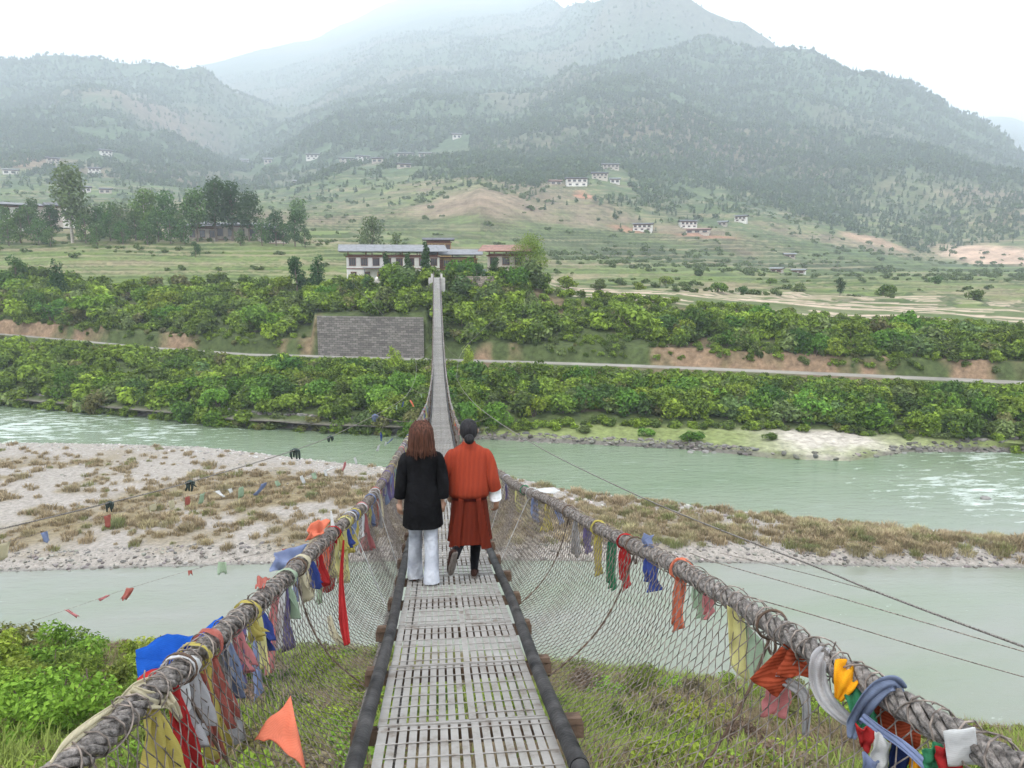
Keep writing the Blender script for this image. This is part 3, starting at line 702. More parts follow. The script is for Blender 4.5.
# shrubs standing singly on the right terraces
for k, (px, d, s, lab) in enumerate([(568, 150, 2.3, 'light green shrub clump beside the bare terraces behind the round tree'), (600, 152, 2.0, 'pale shrub clump on the terrace edge, second right of the round tree'), (718, 168, 2.1, 'bright pointed shrub standing among the bare terraces'), (742, 172, 1.6, 'small dark shrub beside the bright pointed one'), (885, 190, 2.6, 'round green shrub at the back of the right terraces'), (975, 178, 2.4, 'dark round shrub near the right end of the terraces'), (700, 250, 2.2, 'distant shrub clump behind the bare terraces'), (665, 185, 2.0, 'low shrub on the grass strip between terraces'), (800, 185, 2.2, 'grey shrub on the middle terraces'), (640, 162, 1.5, 'low bright shrub at the near rim of the terraces'), (935, 240, 2.4, 'far dark shrub above the right terraces'), (770, 215, 1.7, 'tiny shrub on the pale middle field')]):
    p = gat(px, d, 290); o = link('shrub', bushmesh[[4, 3, 1, 2, 0, 2, 5, 1, 3, 4, 2, 0][k]], None); o.location = p; o.scale = (s*1.15, s, s*.9); link('stem', stemmesh[k % 3], None, o)
    tag(o, lab, 'shrub')
# two shrubs and low growth on the sandy shelf of the far shore
for k, (px, py, s, lab) in enumerate([(690, 440, 1.2, 'low round shrub on the grassy shelf at the far shore'), (645, 436, .9, 'small green shrub at the water edge of the grassy shelf'), (770, 441, .8, 'tiny dark shrub beside the sand patch'), (585, 432, .9, 'low shrub at the left end of the grassy shelf'), (915, 436, 1.5, 'shrub above the sand patch by the side stream'), (1000, 430, 2.0, 'spreading bush at the side stream mouth')]):
    t_, s_ = pix(px, py); d = (W+.7)/s_; p = gat(px, d, py); o = link('shrub', bushmesh[k % 5], None); o.location = p; o.scale = (s*1.4, s*1.2, s*.8); link('stem', stemmesh[k % 3], None, o); tag(o, lab, 'shrub')

# ---------------------------------------------------------------- stones, pebbles and dry grass
def stone(seed):
    g = np.random.default_rng(seed); n = 4; V = []; 
    b = np.linspace(-1, 1, n)
    mbv = {}; Q = []
    def vid(p):
        k = tuple(np.round(p, 4))
        if k not in mbv: mbv[k] = len(V); q = np.array(p, float); q = q/np.linalg.norm(q); V.append(q)
        return mbv[k]
    for ax in range(3):
        for sg in (-1, 1):
            for i in range(n-1):
                for j in range(n-1):
                    q = []
                    for (u, v) in ((i, j), (i+1, j), (i+1, j+1), (i, j+1)):
                        p = [0, 0, 0]; p[ax] = sg; p[(ax+1) % 3] = b[u]; p[(ax+2) % 3] = b[v]; q.append(vid(p))
                    Q.append(q if sg > 0 else q[::-1])
    V = np.array(V); dirs = g.normal(size=(7, 3)); dirs /= np.linalg.norm(dirs, axis=1)[:, None]
    for dd_ in dirs: V -= dd_*np.maximum(0, V@dd_-.62)[:, None]
    V *= (1, .8, .55); C = np.ones((len(V), 3))
    return V, np.array(Q), C
ST = [stone(i) for i in range(4)]
sm = ground_mat('river_stone', 3., .3, .4)
gry = np.array((.22, .21, .195))
def shore_stones(row, n, o0, o1, smin, smax, name, lab, t0=-.85, t1=.85, c=gry, dens=None):
    t = rng.uniform(t0, t1, n); d = np.interp(t, row[0], row[1])+rng.uniform(o0, o1, n)
    if dens is not None: k = rng.random(n) < dens(t); t, d = t[k], d[k]; n = len(t)
    x = d*(FX+RX*t); y = d*(FY+RY*t); z = ground(x, y); s = smin+(smax-smin)*rng.random(n)**4
    cc = c*(.55+.9*rng.random((n, 1)))*(1+.12*(rng.random((n, 3))-.5))
    pl = joined(ST, rng.integers(0, 4, n), np.stack([x, y, z], -1), s, rng.uniform(0, 6.28, n), cc)
    o = link(name, mesh_np(name, *pl), sm); tag(o, lab, 'stones', kind='stuff')
shore_stones(farS, 3200, -.3, 1.4, .08, .5, 'shore_stones', 'grey stones lining the far shore at the foot of the bushes', c=np.array((.15, .14, .125)), dens=lambda t: np.where(abs(t-tp(830)) < .09, .15, 1.))
shore_stones(islN, 3600, -.5, 2.2, .05, .24, 'shore_gravel', 'coarse gravel lining the near edge of the gravel bar', c=np.array((.2, .185, .165)))
shore_stones(islF, 3600, -4.5, .3, .05, .22, 'bar_gravel', 'coarse gravel on the far edge of the gravel bar', c=np.array((.36, .34, .315)))
shore_stones(islF, 5200, -16, 0, .03, .17, 'bar_cobbles', 'pale cobbles scattered over the gravel bar', c=np.array((.30, .28, .25)))
boul = [mesh_np('boulder', V_, Q_, C_*gry) for V_, Q_, C_ in ST]
for m_ in boul: m_.materials.append(sm)
for k, (px, py, s, lab) in enumerate([(296, 428, .55, 'pale boulder at the far waterline left of the bridge'), (70, 404, .6, 'dark boulder at the far left waterline'), (300, 426, .4, 'smaller boulder behind the pale one left of the bridge'), (705, 451, .6, 'grey boulder on the stony point at the far shore'), (690, 451, .45, 'low boulder beside the stony point'), (765, 433, .4, 'rock on the sand patch'), (770, 429, .35, 'brown rock behind the sand patch'), (985, 497, .55, 'dark boulder breaking the white water at right'), (990, 730, .35, 'small dark rock on the near bank at lower right'), (893, 566, .35, 'stone at the near edge of the gravel bar right of the bridge')]):
    t_, s_ = pix(px, py); d = (W+.15)/s_; x = d*(FX+RX*t_); y = d*(FY+RY*t_)
    o = link('boulder', boul[k % 4], None); o.location = (x, y, max(gz(x, y), W-.1)+.05); o.scale = (s, s, s); o.rotation_euler = (0, 0, k*1.3); tag(o, lab, 'boulder')
def tuft(seed, n=60, h=1.0, spread=.5, wd_=.03, c0=(.10, .085, .045), c1=(.24, .205, .115), lean=.45):
    g = np.random.default_rng(seed); V = []; Q = []; C = []
    for i in range(n):
        a = g.random()*6.28; q = g.random()**.7*spread; bx, by = math.cos(a)*q, math.sin(a)*q
        hh_ = h*(.55+.5*g.random())*(1-.35*q/spread); a2 = a+g.normal()*.7; ln = lean*hh_*(.3+g.random()); w_ = wd_*(.6+.8*g.random())
        px_, py_ = -math.sin(a2+1.2*g.normal()), math.cos(a2)
        m_ = (bx+math.cos(a2)*ln*.35, by+math.sin(a2)*ln*.35, hh_*.6); tp_ = (bx+math.cos(a2)*ln, by+math.sin(a2)*ln, hh_)
        k = len(V)
        V += [(bx-px_*w_, by-py_*w_, -.08), (bx+px_*w_, by+py_*w_, -.08), (m_[0]+px_*w_*.8, m_[1]+py_*w_*.8, m_[2]), (m_[0]-px_*w_*.8, m_[1]-py_*w_*.8, m_[2]),
              (tp_[0]+px_*w_*.15, tp_[1]+py_*w_*.15, tp_[2]), (tp_[0]-px_*w_*.15, tp_[1]-py_*w_*.15, tp_[2])]
        Q += [(k, k+1, k+2, k+3), (k+3, k+2, k+4, k+5)]; f = g.random(); c = np.array(c0)*(1-f)+np.array(c1)*f; C += [c]*6
    return np.array(V), np.array(Q), np.array(C)
DG = [tuft(i, 150, .85, .62, .026, (.22, .18, .10), (.50, .42, .25)) for i in range(3)]+[tuft(5, 150, .85, .6, .026, (.15, .16, .07), (.32, .33, .14))]
dgm = [mesh_np('dry_grass', *d_) for d_ in DG]
for m_ in dgm: m_.materials.append(LD)
n = 8200; t = rng.uniform(-.80, .80, n); u = rng.uniform(.04, .93, n)
d0 = np.interp(t, islN[0], islN[1]); d1 = np.interp(t, islF[0], islF[1]); d = d0+(d1-d0)*u; x = d*(FX+RX*t); y = d*(FY+RY*t)
den = np.clip(.82+1.7*fbm(x/7, y/7, 4, 71)+1.0*fbm(x/2.2, y/2.2, 3, 73), .03, 1)*np.clip((.82-u)/.2, .16, 1)*np.clip((u-.03)/.12, .1, 1)
den = np.where(t > tp(490), np.clip(den*2.2+.15, 0, 1)*np.clip((u-.08)/.2, 0, 1), den)
k = rng.random(n) < den*.62; t, u, d, x, y = t[k], u[k], d[k], x[k], y[k]; z = ground(x, y); s = rng.uniform(.22, .62, len(x)); s[rng.random(len(x)) < .15] *= 1.3
order = np.argsort(-s/d-(np.abs(t) < .68)*.01)
rest = []
for r_, i in enumerate(order):
    pv_ = int(rng.integers(0, 4)) if rng.random() < .6 else int(rng.integers(0, 3))
    if r_ < 290:
        o = link('grass_clump', dgm[pv_], None); o.location = (x[i], y[i], z[i]); o.scale = (s[i]*1.35, s[i]*1.35, s[i]); o.rotation_euler = (0, 0, rng.uniform(0, 6.28))
        sd = 'left of the footbridge' if x[i] < BX else 'right of the footbridge'; kk = 'dry tan grass clump' if pv_ < 3 else 'greenish dry grass clump'
        tag(o, f'{kk} on the pale gravel bar, {sd}', 'grass clump', f'{kk}s on the gravel bar, {sd}')
    else: rest.append((pv_, x[i], y[i], z[i], s[i], rng.uniform(0, 6.28)))
rest = np.array(rest)
pl = joined([tuft(20+i, 50, .8, .6, .045, (.22, .18, .10), (.50, .42, .25)) for i in range(3)]+[tuft(25, 50, .8, .6, .045, (.15, .16, .07), (.32, .33, .14))], rest[:, 0].astype(int), rest[:, 1:4], np.stack([rest[:, 4]*1.3]*2+[rest[:, 4]], -1), rest[:, 5])
o = link('dry_grass', mesh_np('dry_grass_cover', *pl), LD); tag(o, 'thin dry grass between the clumps on the gravel bar', 'dry grass', kind='stuff')
# near bank: grass, weeds and bushes
n = 15000; t = rng.uniform(-1.0, 1.0, n); dn = np.interp(t, nearS[0], nearS[1]); d = 7+(dn-6.8)*rng.random(n)**.8; x = d*(FX+RX*t); y = d*(FY+RY*t); z = ground(x, y)
gm_ = fbm(x/4, y/4, 3, 15); wh = np.where(gm_+rng.normal(0, .25, n) > .12, 1, 0)+2*rng.integers(0, 2, n)
GG = [tuft(30, 22, .5, .28, .014, (.09, .125, .03), (.25, .33, .07), .9), tuft(31, 26, .42, .3, .010, (.13, .10, .06), (.27, .21, .13), .9), tuft(32, 22, .34, .32, .016, (.09, .125, .03), (.27, .36, .08), 1.0), tuft(33, 22, .36, .32, .012, (.14, .11, .07), (.27, .24, .12), .9)]
pl = joined(GG, wh, np.stack([x, y, z], -1), rng.uniform(.7, 1.5, n), rng.uniform(0, 6.28, n))
o = link('bank_grass', mesh_np('bank_grass', *pl), LD); tag(o, 'rough green and brown grass growing on the near bank', 'grass', kind='stuff')
NBC = [((.08, .13, .016), (.33, .44, .06)), ((.06, .10, .018), (.22, .31, .055)), ((.08, .085, .025), (.24, .24, .08)), ((.12, .09, .06), (.27, .21, .135)), ((.05, .08, .018), (.16, .22, .045))]
nbm = [mesh_np('near_bush_leaves', *leaves(3200, .05, lobeset(400+i, 12, 1, .9, .55, (.2, .42)), .35, cb, ct, 700+i, droop=.3)) for i, (cb, ct) in enumerate(NBC)]
for m_ in nbm: m_.materials.append(LM)
nk = ['fresh yellow green bush', 'mid green bush', 'olive bush with reddish tips', 'dry brown bush', 'dark green bush']
def nbush(px, d, s, k, lab=None, py=650, grp=None, zs=1.0):
    p = gat(px, d, py); o = link('bank_bush', nbm[k], None); o.location = p; o.scale = (s*1.1, s, s*zs); o.rotation_euler = (0, 0, rng.uniform(0, 6))
    link('stem', stemmesh[k % 3], None, o); tag(o, lab, 'bush', grp)
for a in [(60, 24, 2.1, 0, 'big fresh green bush at the lower left by the slack water'), (15, 25, 2.0, 2, 'tall olive bush with thin twigs at the lower left corner'), (108, 21, 1.5, 0, 'fresh bush just left of the big blue flag'), (25, 18, 1.6, 1, 'mid green bush in the bottom left corner'), (85, 17, 1.5, 4, 'dark hollow bush below the blue flag at lower left'),
          (185, 27, 1.3, 0, 'young bush whose leafy tip shows above the blue flag'), (-30, 21, 2.0, 0, 'fresh bush cut by the left picture edge'), (130, 15, 1.1, 1, 'bush behind the left handrail at the bottom'), (250, 22, 1.3, 1, 'green bush seen through the left net'), (320, 24, 1.3, 0, 'yellow green bush close to the left deck pipe'), (365, 20, 1.0, 0, 'low bush beside the left deck pipe'), (290, 18, 1.1, 4, 'dark low bush under the left net'), (345, 15, .9, 0, 'bright bush at the bottom beside the left pipe'),
          (585, 25, 1.0, 3, 'brown dry bush at the bank edge right of the deck'), (650, 24, 1.2, 1, 'green bush at the bank edge behind the right net'), (690, 22, .9, 3, 'dry brown bush behind the hanging rod'), (740, 23, 1.1, 0, 'fresh low bush behind the yellow flag'), (620, 19, .9, 4, 'dark low bush below the right net'), (790, 21, 1.1, 2, 'olive bush behind the rust coloured cloth'), (840, 19, 1.0, 0, 'green bush below the right handrail'), (750, 16, .8, 3, 'brown bush at the bottom right of the net'), (690, 15, .8, 0, 'low green bush at the bottom behind the net'), (990, 23, .7, 0, 'small green bush at the lower right shore')]:
    nbush(a[0], a[1], a[2]*.8, a[3], a[4])

for k in range(13):
    nbush(float(rng.uniform(-70, 175)), float(rng.uniform(13, 27)), float(rng.uniform(.8, 1.35)), int([0, 1, 0, 2, 0, 4, 1][k % 7]), 'leafy bush of the lush patch at the lower left', grp='bushes of the lush patch at the lower left')
nmesh2 = [mesh_np('low_shrub_leaves', *leaves(900, .075, lobeset(430+i, 9, 1, .7, .45, (.2, .42)), .3, cb, ct, 760+i, droop=.3)) for i, (cb, ct) in enumerate(NBC)]
for m_ in nmesh2: m_.materials.append(LM)
for k in range(290):
    t_ = rng.uniform(-.72, .72); dn_ = float(np.interp(t_, nearS[0], nearS[1])); d_ = rng.uniform(9, dn_-.6); x_ = d_*(FX+RX*t_); y_ = d_*(FY+RY*t_); c_ = int(rng.choice(5, p=[.3, .25, .1, .25, .1])); s_ = rng.uniform(.3, .8)
    o = link('low_shrub', nmesh2[c_], None); o.location = (x_, y_, gz(x_, y_)-.05); o.scale = (s_*1.4, s_*1.3, s_*.9); o.rotation_euler = (0, 0, rng.uniform(0, 6))
    sd = 'left of the deck' if x_ < BX else 'right of the deck'; tag(o, f'small {nk[c_]} in near bank grass, {sd}', 'shrub', f'small {nk[c_]}es on the near bank, {sd}')
# ---------------------------------------------------------------- buildings
def face_rot(p): return math.atan2(-p[0], p[1])+0
def house(label, px, d, wdt, dep, h, floors=2, nwin=5, roof='sheet', wallm='white', rz=0., py=280, ztop=None, name='farmhouse', over=1.0, zoff=0., gap=.55, lower=None, group=None, ridge=.9, winm='timber', wfrac=.5, balcony=False):
    p = gat(px, d, py); ang = -math.atan2(p[0], p[1])+rz
    root = empty(name, (p[0], p[1], p[2]+zoff), ang); tag(root, label, 'house' if name != 'school_building' else 'building', group)
    mb = MB(); mb.box((0, dep/2, h/2-1), (wdt, dep, h+2)); mb.build('wall', M[wallm], root)
    fh_ = h/floors
    for f in range(floors):
        nw = nwin if f else max(1, nwin-1)
        for k in range(nw):
            x = -wdt/2+wdt*(k+.5)/nw; up = f == floors-1
            ww = wdt/nw*(wfrac if up else wfrac*.7); wh_ = fh_*(.52 if up else .4)
            zc = fh_*f+fh_*.55
            fb = MB(); fb.box((x, -.06, zc+wh_/2+.06), (ww+.24, .16, .14)).box((x, -.06, zc-wh_/2-.05), (ww+.2, .14, .1))
            for sx_ in (-1, 1): fb.box((x+sx_*(ww/2+.05), -.05, zc), (.1, .12, wh_))
            for q in range(1, 3): fb.box((x-ww/2+ww*q/3, -.04, zc), (.06, .08, wh_))
            fr = fb.build('window', M[winm], root); pb = MB().box((x, -.012, zc), (ww, .03, wh_)); pb.build('pane', M['glass'], fr)
    bb = MB(); bb.box((0, -.08, h-.12), (wdt+.3, .25, .22)); bb.box((0, -.05, fh_*(floors-1)+.08), (wdt+.1, .2, .16)); bb.build('cornice', M['timber' if winm == 'timber' else winm], root)
    if gap > .2:
        at_ = MB(); 
        for sx_ in np.linspace(-wdt/2+.3, wdt/2-.3, max(3, int(wdt/2.5))):
            for yy in (.3, dep-.3): at_.box((sx_, yy, h+gap/2-.05), (.18, .18, gap+.1))
        at_.box((0, dep/2, h+.1), (wdt*.96, dep*.9, .3)); at_.build('roof_post', M['timber'], root)
    r = MB(); W2 = wdt/2+over; th = .12; z0 = h+gap; y0_, y1_ = -over*1.1, dep+over*1.1; ym = dep/2
    for a_, b_ in ((y0_, ym), (y1_, ym)):
        Vr = [(-W2, a_, z0), (W2, a_, z0), (W2, b_, z0+ridge), (-W2, b_, z0+ridge)]; Vr = Vr+[(q[0], q[1], q[2]+th) for q in Vr]
        r.add(Vr, [(0, 1, 2, 3), (7, 6, 5, 4), (0, 4, 5, 1), (1, 5, 6, 2), (2, 6, 7, 3), (3, 7, 4, 0)])
    for q in np.linspace(-W2+.05, W2-.05, max(4, int(wdt/1.2))):   # battens and sheet laps
        for a_, sg in ((y0_, 1), (y1_, -1)): r.tube([(q, a_, z0+th+.02), (q, ym, z0+ridge+th+.02)], .035, 4)
    r.build('roof', M[roof], root)
    return root
main = house('long white farmhouse with painted timber windows behind the footbridge far end', 394, 138, 16.5, 7, 4.6, 2, 8, 'sheet', 'white', .05, 282, over=1.4, gap=.75, ridge=1.25)
porch = MB(); porch.box((-3.4, -1.6, 2.55), (4.2, 2.6, .1)); 
for x_ in (-5.2, -1.6): porch.box((x_, -2.7, 1.0), (.14, .14, 3.0))
porch.build('porch_roof', M['sheet'], main)
house('brown timber building with a pale sheet roof right of the long farmhouse', 453, 143, 9.0, 6, 4.2, 2, 4, 'sheet', 'timber', 0, 282, over=1.1, gap=.6, winm='ochre', ridge=1.0)
house('small raised ochre attic house with slate roof behind the footbridge head', 439, 153, 5.0, 4, 6.9, 2, 4, 'darkroof', 'ochre', 0, 280, over=.7, gap=.3, ridge=.45, name='attic_house')
house('cream house with a rusty metal roof right of the footbridge', 506, 134, 6.6, 5, 4.6, 2, 3, 'rust', 'cream', -.18, 284, over=1.4, gap=.6, ridge=1.1)
house('small white shed below the rusty roofed house', 474, 127, 3.6, 2.4, 1.8, 1, 2, 'darkroof', 'white', .1, 288, over=.3, gap=.1, ridge=.3, name='shed', zoff=-.2)
house('white house with a long pale roof at the far left', 12, 262, 15, 8, 6.0, 2, 4, 'sheet', 'white', .2, 205, over=1.5, name='farmhouse', zoff=3.2, ridge=1.0)
house('flat grey roofed annex beside the far left white house', 42, 275, 12, 6, 5.0, 1, 3, 'sheet', 'cream', .1, 205, over=1.0, zoff=4.0, ridge=.4, name='annex')
house('low white school building behind the tall dark trees', 192, 250, 15, 6, 4.2, 1, 6, 'sheet', 'cream', .1, 228, over=1.2, name='school_building', ridge=.8, zoff=-.1)
house('low school building with white sheet roof among the trees', 236, 256, 20, 6, 4.4, 1, 7, 'sheet', 'cream', -.05, 228, over=1.0, name='school_building', ridge=.8)
house('right end school block with pale roof', 272, 252, 9, 6, 4.4, 1, 3, 'sheet', 'cream', -.1, 228, over=1.0, name='school_building', ridge=.8)
house('dark roofed house peeping above the village trees', 60, 300, 9, 6, 6, 2, 3, 'darkroof', 'white', .1, 200, over=1.0, zoff=2.5)
for (px, py, wp, hp, rf, wl, lab), (hx0, hy0, d) in zip(HL, HPOS):
    t_, s_ = pix(px, py)
    pass
    k_ = d/F
    house(lab, px, d, wp*k_, wp*k_*.6, hp*k_*.72, 2 if hp > 5 else 1, 4 if wp > 12 else 3, rf, wl, rng.uniform(-.3, .3), py, over=1.3*k_, gap=.9*k_, ridge=1.2*k_, wfrac=.55)
# small white shrines by the farmhouse
def shrine(lab, px, d, s):
    p = gat(px, d, 285); root = empty('white_shrine', tuple(p), -math.atan2(p[0], p[1])); tag(root, lab, 'shrine')
    MB().box((0, 0, .5*s-.4), (1.5*s, 1.5*s, 1.0*s+.8)).box((0, 0, 1.15*s), (1.2*s, 1.2*s, .3*s)).build('base', M['white'], root)
    V_, Q_ = loft([(0, 0, 1.3*s, .5*s, .5*s), (0, 0, 1.7*s, .52*s, .52*s), (0, 0, 2.0*s, .3*s, .3*s), (0, 0, 2.05*s, .12*s, .12*s)], 12); MB().add(V_, Q_).build('dome', M['white'], root, True)
    V_, Q_ = loft([(0, 0, 2.05*s, .16*s, .16*s), (0, 0, 2.6*s, .07*s, .07*s), (0, 0, 2.9*s, .02*s, .02*s)], 8); MB().add(V_, Q_).build('spire', M['ochre'], root, True)
shrine('white shrine left of the slim cypress', 353, 127, 1.0); shrine('white shrine right of the slim cypress', 378, 127, .95); shrine('white shrine nearest the footbridge head', 414, 126, .95)
shrine('small white shrine at the left end of the farmhouse yard', 362, 129, .8)
# retaining wall
def stone_mat(name, s=1.0, c1=(.10, .09, .08), c2=(.20, .18, .16), mc=(.05, .045, .04)):
    m, nt, b = new_mat(name); N = nt.nodes; L = nt.links
    tc = N.new('ShaderNodeTexCoord'); bt = N.new('ShaderNodeTexBrick'); mp = N.new('ShaderNodeMapping'); mp.inputs['Rotation'].default_value = (R(90), 0, 0)
    L.new(tc.outputs['Object'], mp.inputs[0]); nz = N.new('ShaderNodeTexNoise'); nz.inputs['Scale'].default_value = 2.5
    L.new(tc.outputs['Object'], nz.inputs[0]); vm = N.new('ShaderNodeVectorMath'); vm.operation = 'MULTIPLY_ADD'; vm.inputs[1].default_value = (.25,)*3
    L.new(nz.outputs[1], vm.inputs[0]); L.new(mp.outputs[0], vm.inputs[2]); L.new(vm.outputs[0], bt.inputs[0])
    bt.inputs['Color1'].default_value = (*c1, 1); bt.inputs['Color2'].default_value = (*c2, 1); bt.inputs['Mortar'].default_value = (*mc, 1)
    bt.inputs['Scale'].default_value = s; bt.inputs['Mortar Size'].default_value = .03; bt.inputs['Brick Width'].default_value = .8; bt.inputs['Row Height'].default_value = .33; bt.inputs['Mortar Smooth'].default_value = .4
    L.new(bt.outputs[0], b.inputs[0]); b.inputs['Roughness'].default_value = .95
    bp = N.new('ShaderNodeBump'); bp.inputs['Strength'].default_value = .8; bp.inputs['Distance'].default_value = .1; L.new(bt.outputs['Fac'], bp.inputs['Height']); bp.invert = True; L.new(bp.outputs[0], b.inputs['Normal'])
    return m
sw = stone_mat('dry_stone_masonry')
def strip_wall(px0, px1, row, o, hgt, thick, name, label, m, z0=None, lean=.35):
    ts = np.linspace(pix(px0, 350)[0], pix(px1, 350)[0], 14); V_ = []
    for t_ in ts:
        d = np.interp(t_, row[0], row[1])+o; z = np.interp(t_, row[0], row[2]) if z0 is None else z0
        for (dd_, zz) in ((0, -.4), (lean, hgt), (lean+thick, hgt), (lean+thick, -.4)):
            V_.append(((d+dd_)*(FX+RX*t_), (d+dd_)*(FY+RY*t_), z+zz))
    n = 4; Q_ = [(i*n+j, (i+1)*n+j, (i+1)*n+(j+1) % n, i*n+(j+1) % n) for i in range(13) for j in range(4)]+[(3, 2, 1, 0), (52, 53, 54, 55)]
    o_ = MB().add(V_, Q_).build(name, m); tag(o_, label, 'wall'); return o_
strip_wall(318, 424, road, 3.2, 5.9, .9, 'retaining_wall', 'tall grey stone retaining wall above the road left of the footbridge', sw)
# low masonry wall by the far bridge head
V_ = []; p0 = gat(456, 120.5, 290); p1 = gat(506, 121.5, 292); wv = MB()
strip_wall(456, 506, (KT, np.full(5, 120.5), np.full(5, -2.9)), 0, 1.55, .5, 'yard_wall', 'low brown stone wall right of the footbridge head', stone_mat('brown_masonry', 1.2, (.20, .165, .125), (.28, .235, .185)))
# ---------------------------------------------------------------- the footbridge
def dz(y): return -1.46-.23*y+.0019*y*y
def ds_(y): return -.23+.0038*y
SPAN = 121.0
hx_r = ([-4, 3, 4.5, 6.6, 8.5, 10.5, 14, 19, 28, 40, 60, 121], [1.12, 1.10, 1.06, .96, .84, .76, .66, .60, .55, .50, .48, .50])
hh_r = ([-4, 2, 4, 10, 20, 40, 60, 121], [.69, .70, .735, .72, .66, .62, .6, .8])
hx_l = ([-4, 2, 5.3, 8, 12, 17, 24, 38, 60, 121], [-1.14, -1.10, -.96, -.84, -.86, -.92, -.93, -.70, -.5, -.5])
hh_l = ([-4, 1, 3, 5.5, 9, 14, 24, 38, 60, 121], [.61, .615, .65, .70, .80, .90, .85, .75, .6, .8])
def sm(tb, y): 
    y = np.asarray(y, float); return sum(np.interp(y+o, *tb) for o in (-1.2, -.6, 0, .6, 1.2))/5
def hand(s, y):
    y = np.asarray(y, float); hx, hh = (hx_r, hh_r) if s > 0 else (hx_l, hh_l)
    return np.stack([BX+.05+sm(hx, y)+.012*np.sin(y*1.3+s)*np.sin(y*.43), y, dz(y)+sm(hh, y)+.015*np.sin(y*1.7+s*2)], -1)
def netpt(s, y, v):
    """the hanging net: v=0 on the handrail cable, v=1 below the deck edge"""
    top = hand(s, y); y = np.asarray(y, float)
    bot = np.stack([BX+s*.56+0*y, y, dz(y)-.12+0*y], -1)
    v_ = np.asarray(v, float)[..., None]
    P = top*(1-v_)+bot*v_
    ph = np.sin(y*3.37)*.5+np.sin(y*1.13+2)*.5
    b = np.sin(np.pi*np.asarray(v))*(.10+.035*ph)
    P[..., 0] += s*b*.8; P[..., 2] -= b*.9
    return P
bridge = empty('suspension_footbridge', (BX, 0, dz(0)))
tag(bridge, 'long sagging suspension footbridge with a steel grating deck and chain-link sides', 'bridge')
bridge_inv = Vector((-BX, 0, -dz(0)))
def bpart(mb, name, m, smooth=False):
    o = mb.build(name, m, None, smooth); o.parent = bridge; o.location = bridge_inv; return o
# deck panels
PL = .93
def panel_mesh(detail):
    mb = MB(); g = np.random.default_rng(3+detail); ns = 16; wd_ = .84; p = wd_/(ns+1)
    for i in range(ns+1):
        x = -wd_/2+p*(i+.5); ew = .0365 if 0 < i < ns else .044
        if i == 8: ew = .032
        mb.box((x+(.004 if i > 8 else 0), 0, g.normal()*.0012), (ew, PL-.012, .006))
    if detail < 2:
        for j in range(6):
            y = -PL/2+PL*(j+.5)/6
            if detail == 0: mb.tube([(-wd_/2, y, .006), (-.2, y+g.normal()*.003, .0075), (.2, y+g.normal()*.003, .0075), (wd_/2, y, .006)], .0032, 5)
            else: mb.box((0, y, .006), (wd_, .010, .006))
        mb.box((0, PL/2-.008, .004), (wd_, .016, .012)); mb.box((0, -PL/2+.010, -.004), (wd_, .014, .010))
    return mb
def deck_mat():
    m, nt, b = new_mat('worn_steel_grating'); N = nt.nodes; L = nt.links; tc = N.new('ShaderNodeTexCoord'); oi = N.new('ShaderNodeObjectInfo')
    va = N.new('ShaderNodeVectorMath'); L.new(tc.outputs['Object'], va.inputs[0]); vs = N.new('ShaderNodeVectorMath'); vs.operation = 'SCALE'; vs.inputs[0].default_value = (13, 7, 3)
    L.new(oi.outputs['Random'], vs.inputs['Scale']); L.new(vs.outputs[0], va.inputs[1])
    n1_ = N.new('ShaderNodeTexNoise'); n1_.inputs['Scale'].default_value = 7; n1_.inputs['Detail'].default_value = 8; n1_.inputs['Roughness'].default_value = .7; L.new(va.outputs[0], n1_.inputs[0])
    cr_ = N.new('ShaderNodeValToRGB'); e = cr_.color_ramp.elements; e[0].position = .32; e[0].color = (.15, .12, .095, 1); e[1].position = .68; e[1].color = (.32, .305, .285, 1)
    k_ = e.new(.46); k_.color = (.26, .245, .225, 1)
    L.new(n1_.outputs[0], cr_.inputs[0]); hs = N.new('ShaderNodeHueSaturation'); L.new(cr_.outputs[0], hs.inputs['Color'])
    mr_ = N.new('ShaderNodeMapRange'); mr_.inputs[3].default_value = .85; mr_.inputs[4].default_value = 1.12; L.new(oi.outputs['Random'], mr_.inputs[0]); L.new(mr_.outputs[0], hs.inputs['Value'])
    L.new(hs.outputs[0], b.inputs[0]); b.inputs['Roughness'].default_value = .55; b.inputs['Metallic'].default_value = .15
    bp_ = N.new('ShaderNodeBump'); bp_.inputs['Strength'].default_value = .3; bp_.inputs['Distance'].default_value = .004; L.new(n1_.outputs[0], bp_.inputs['Height']); L.new(bp_.outputs[0], b.inputs['Normal'])
    return m
DM = deck_mat()
pm = []
for k in range(3):
    q = panel_mesh(k); pm.append(mesh_np('deck_panel', np.vstack(q.V), np.vstack(q.Q))); pm[-1].materials.append(DM)
NPAN = int((SPAN+3)/PL); far_mb = MB(); farV = np.vstack(panel_mesh(2).V); farQ = np.vstack(panel_mesh(2).Q)
bw = MB(); bw.box((0, 0, 0), (1.16, .07, .07)); bw.box((-.53, .0, .05), (.08, .09, .03)).box((.53, .0, .05), (.08, .09, .03))
beam_me = mesh_np('cross_beam', np.vstack(bw.V), np.vstack(bw.Q)); beam_me.materials.append(M['wood'])
farb = MB(); fbV, fbQ = np.vstack(bw.V), np.vstack(bw.Q)
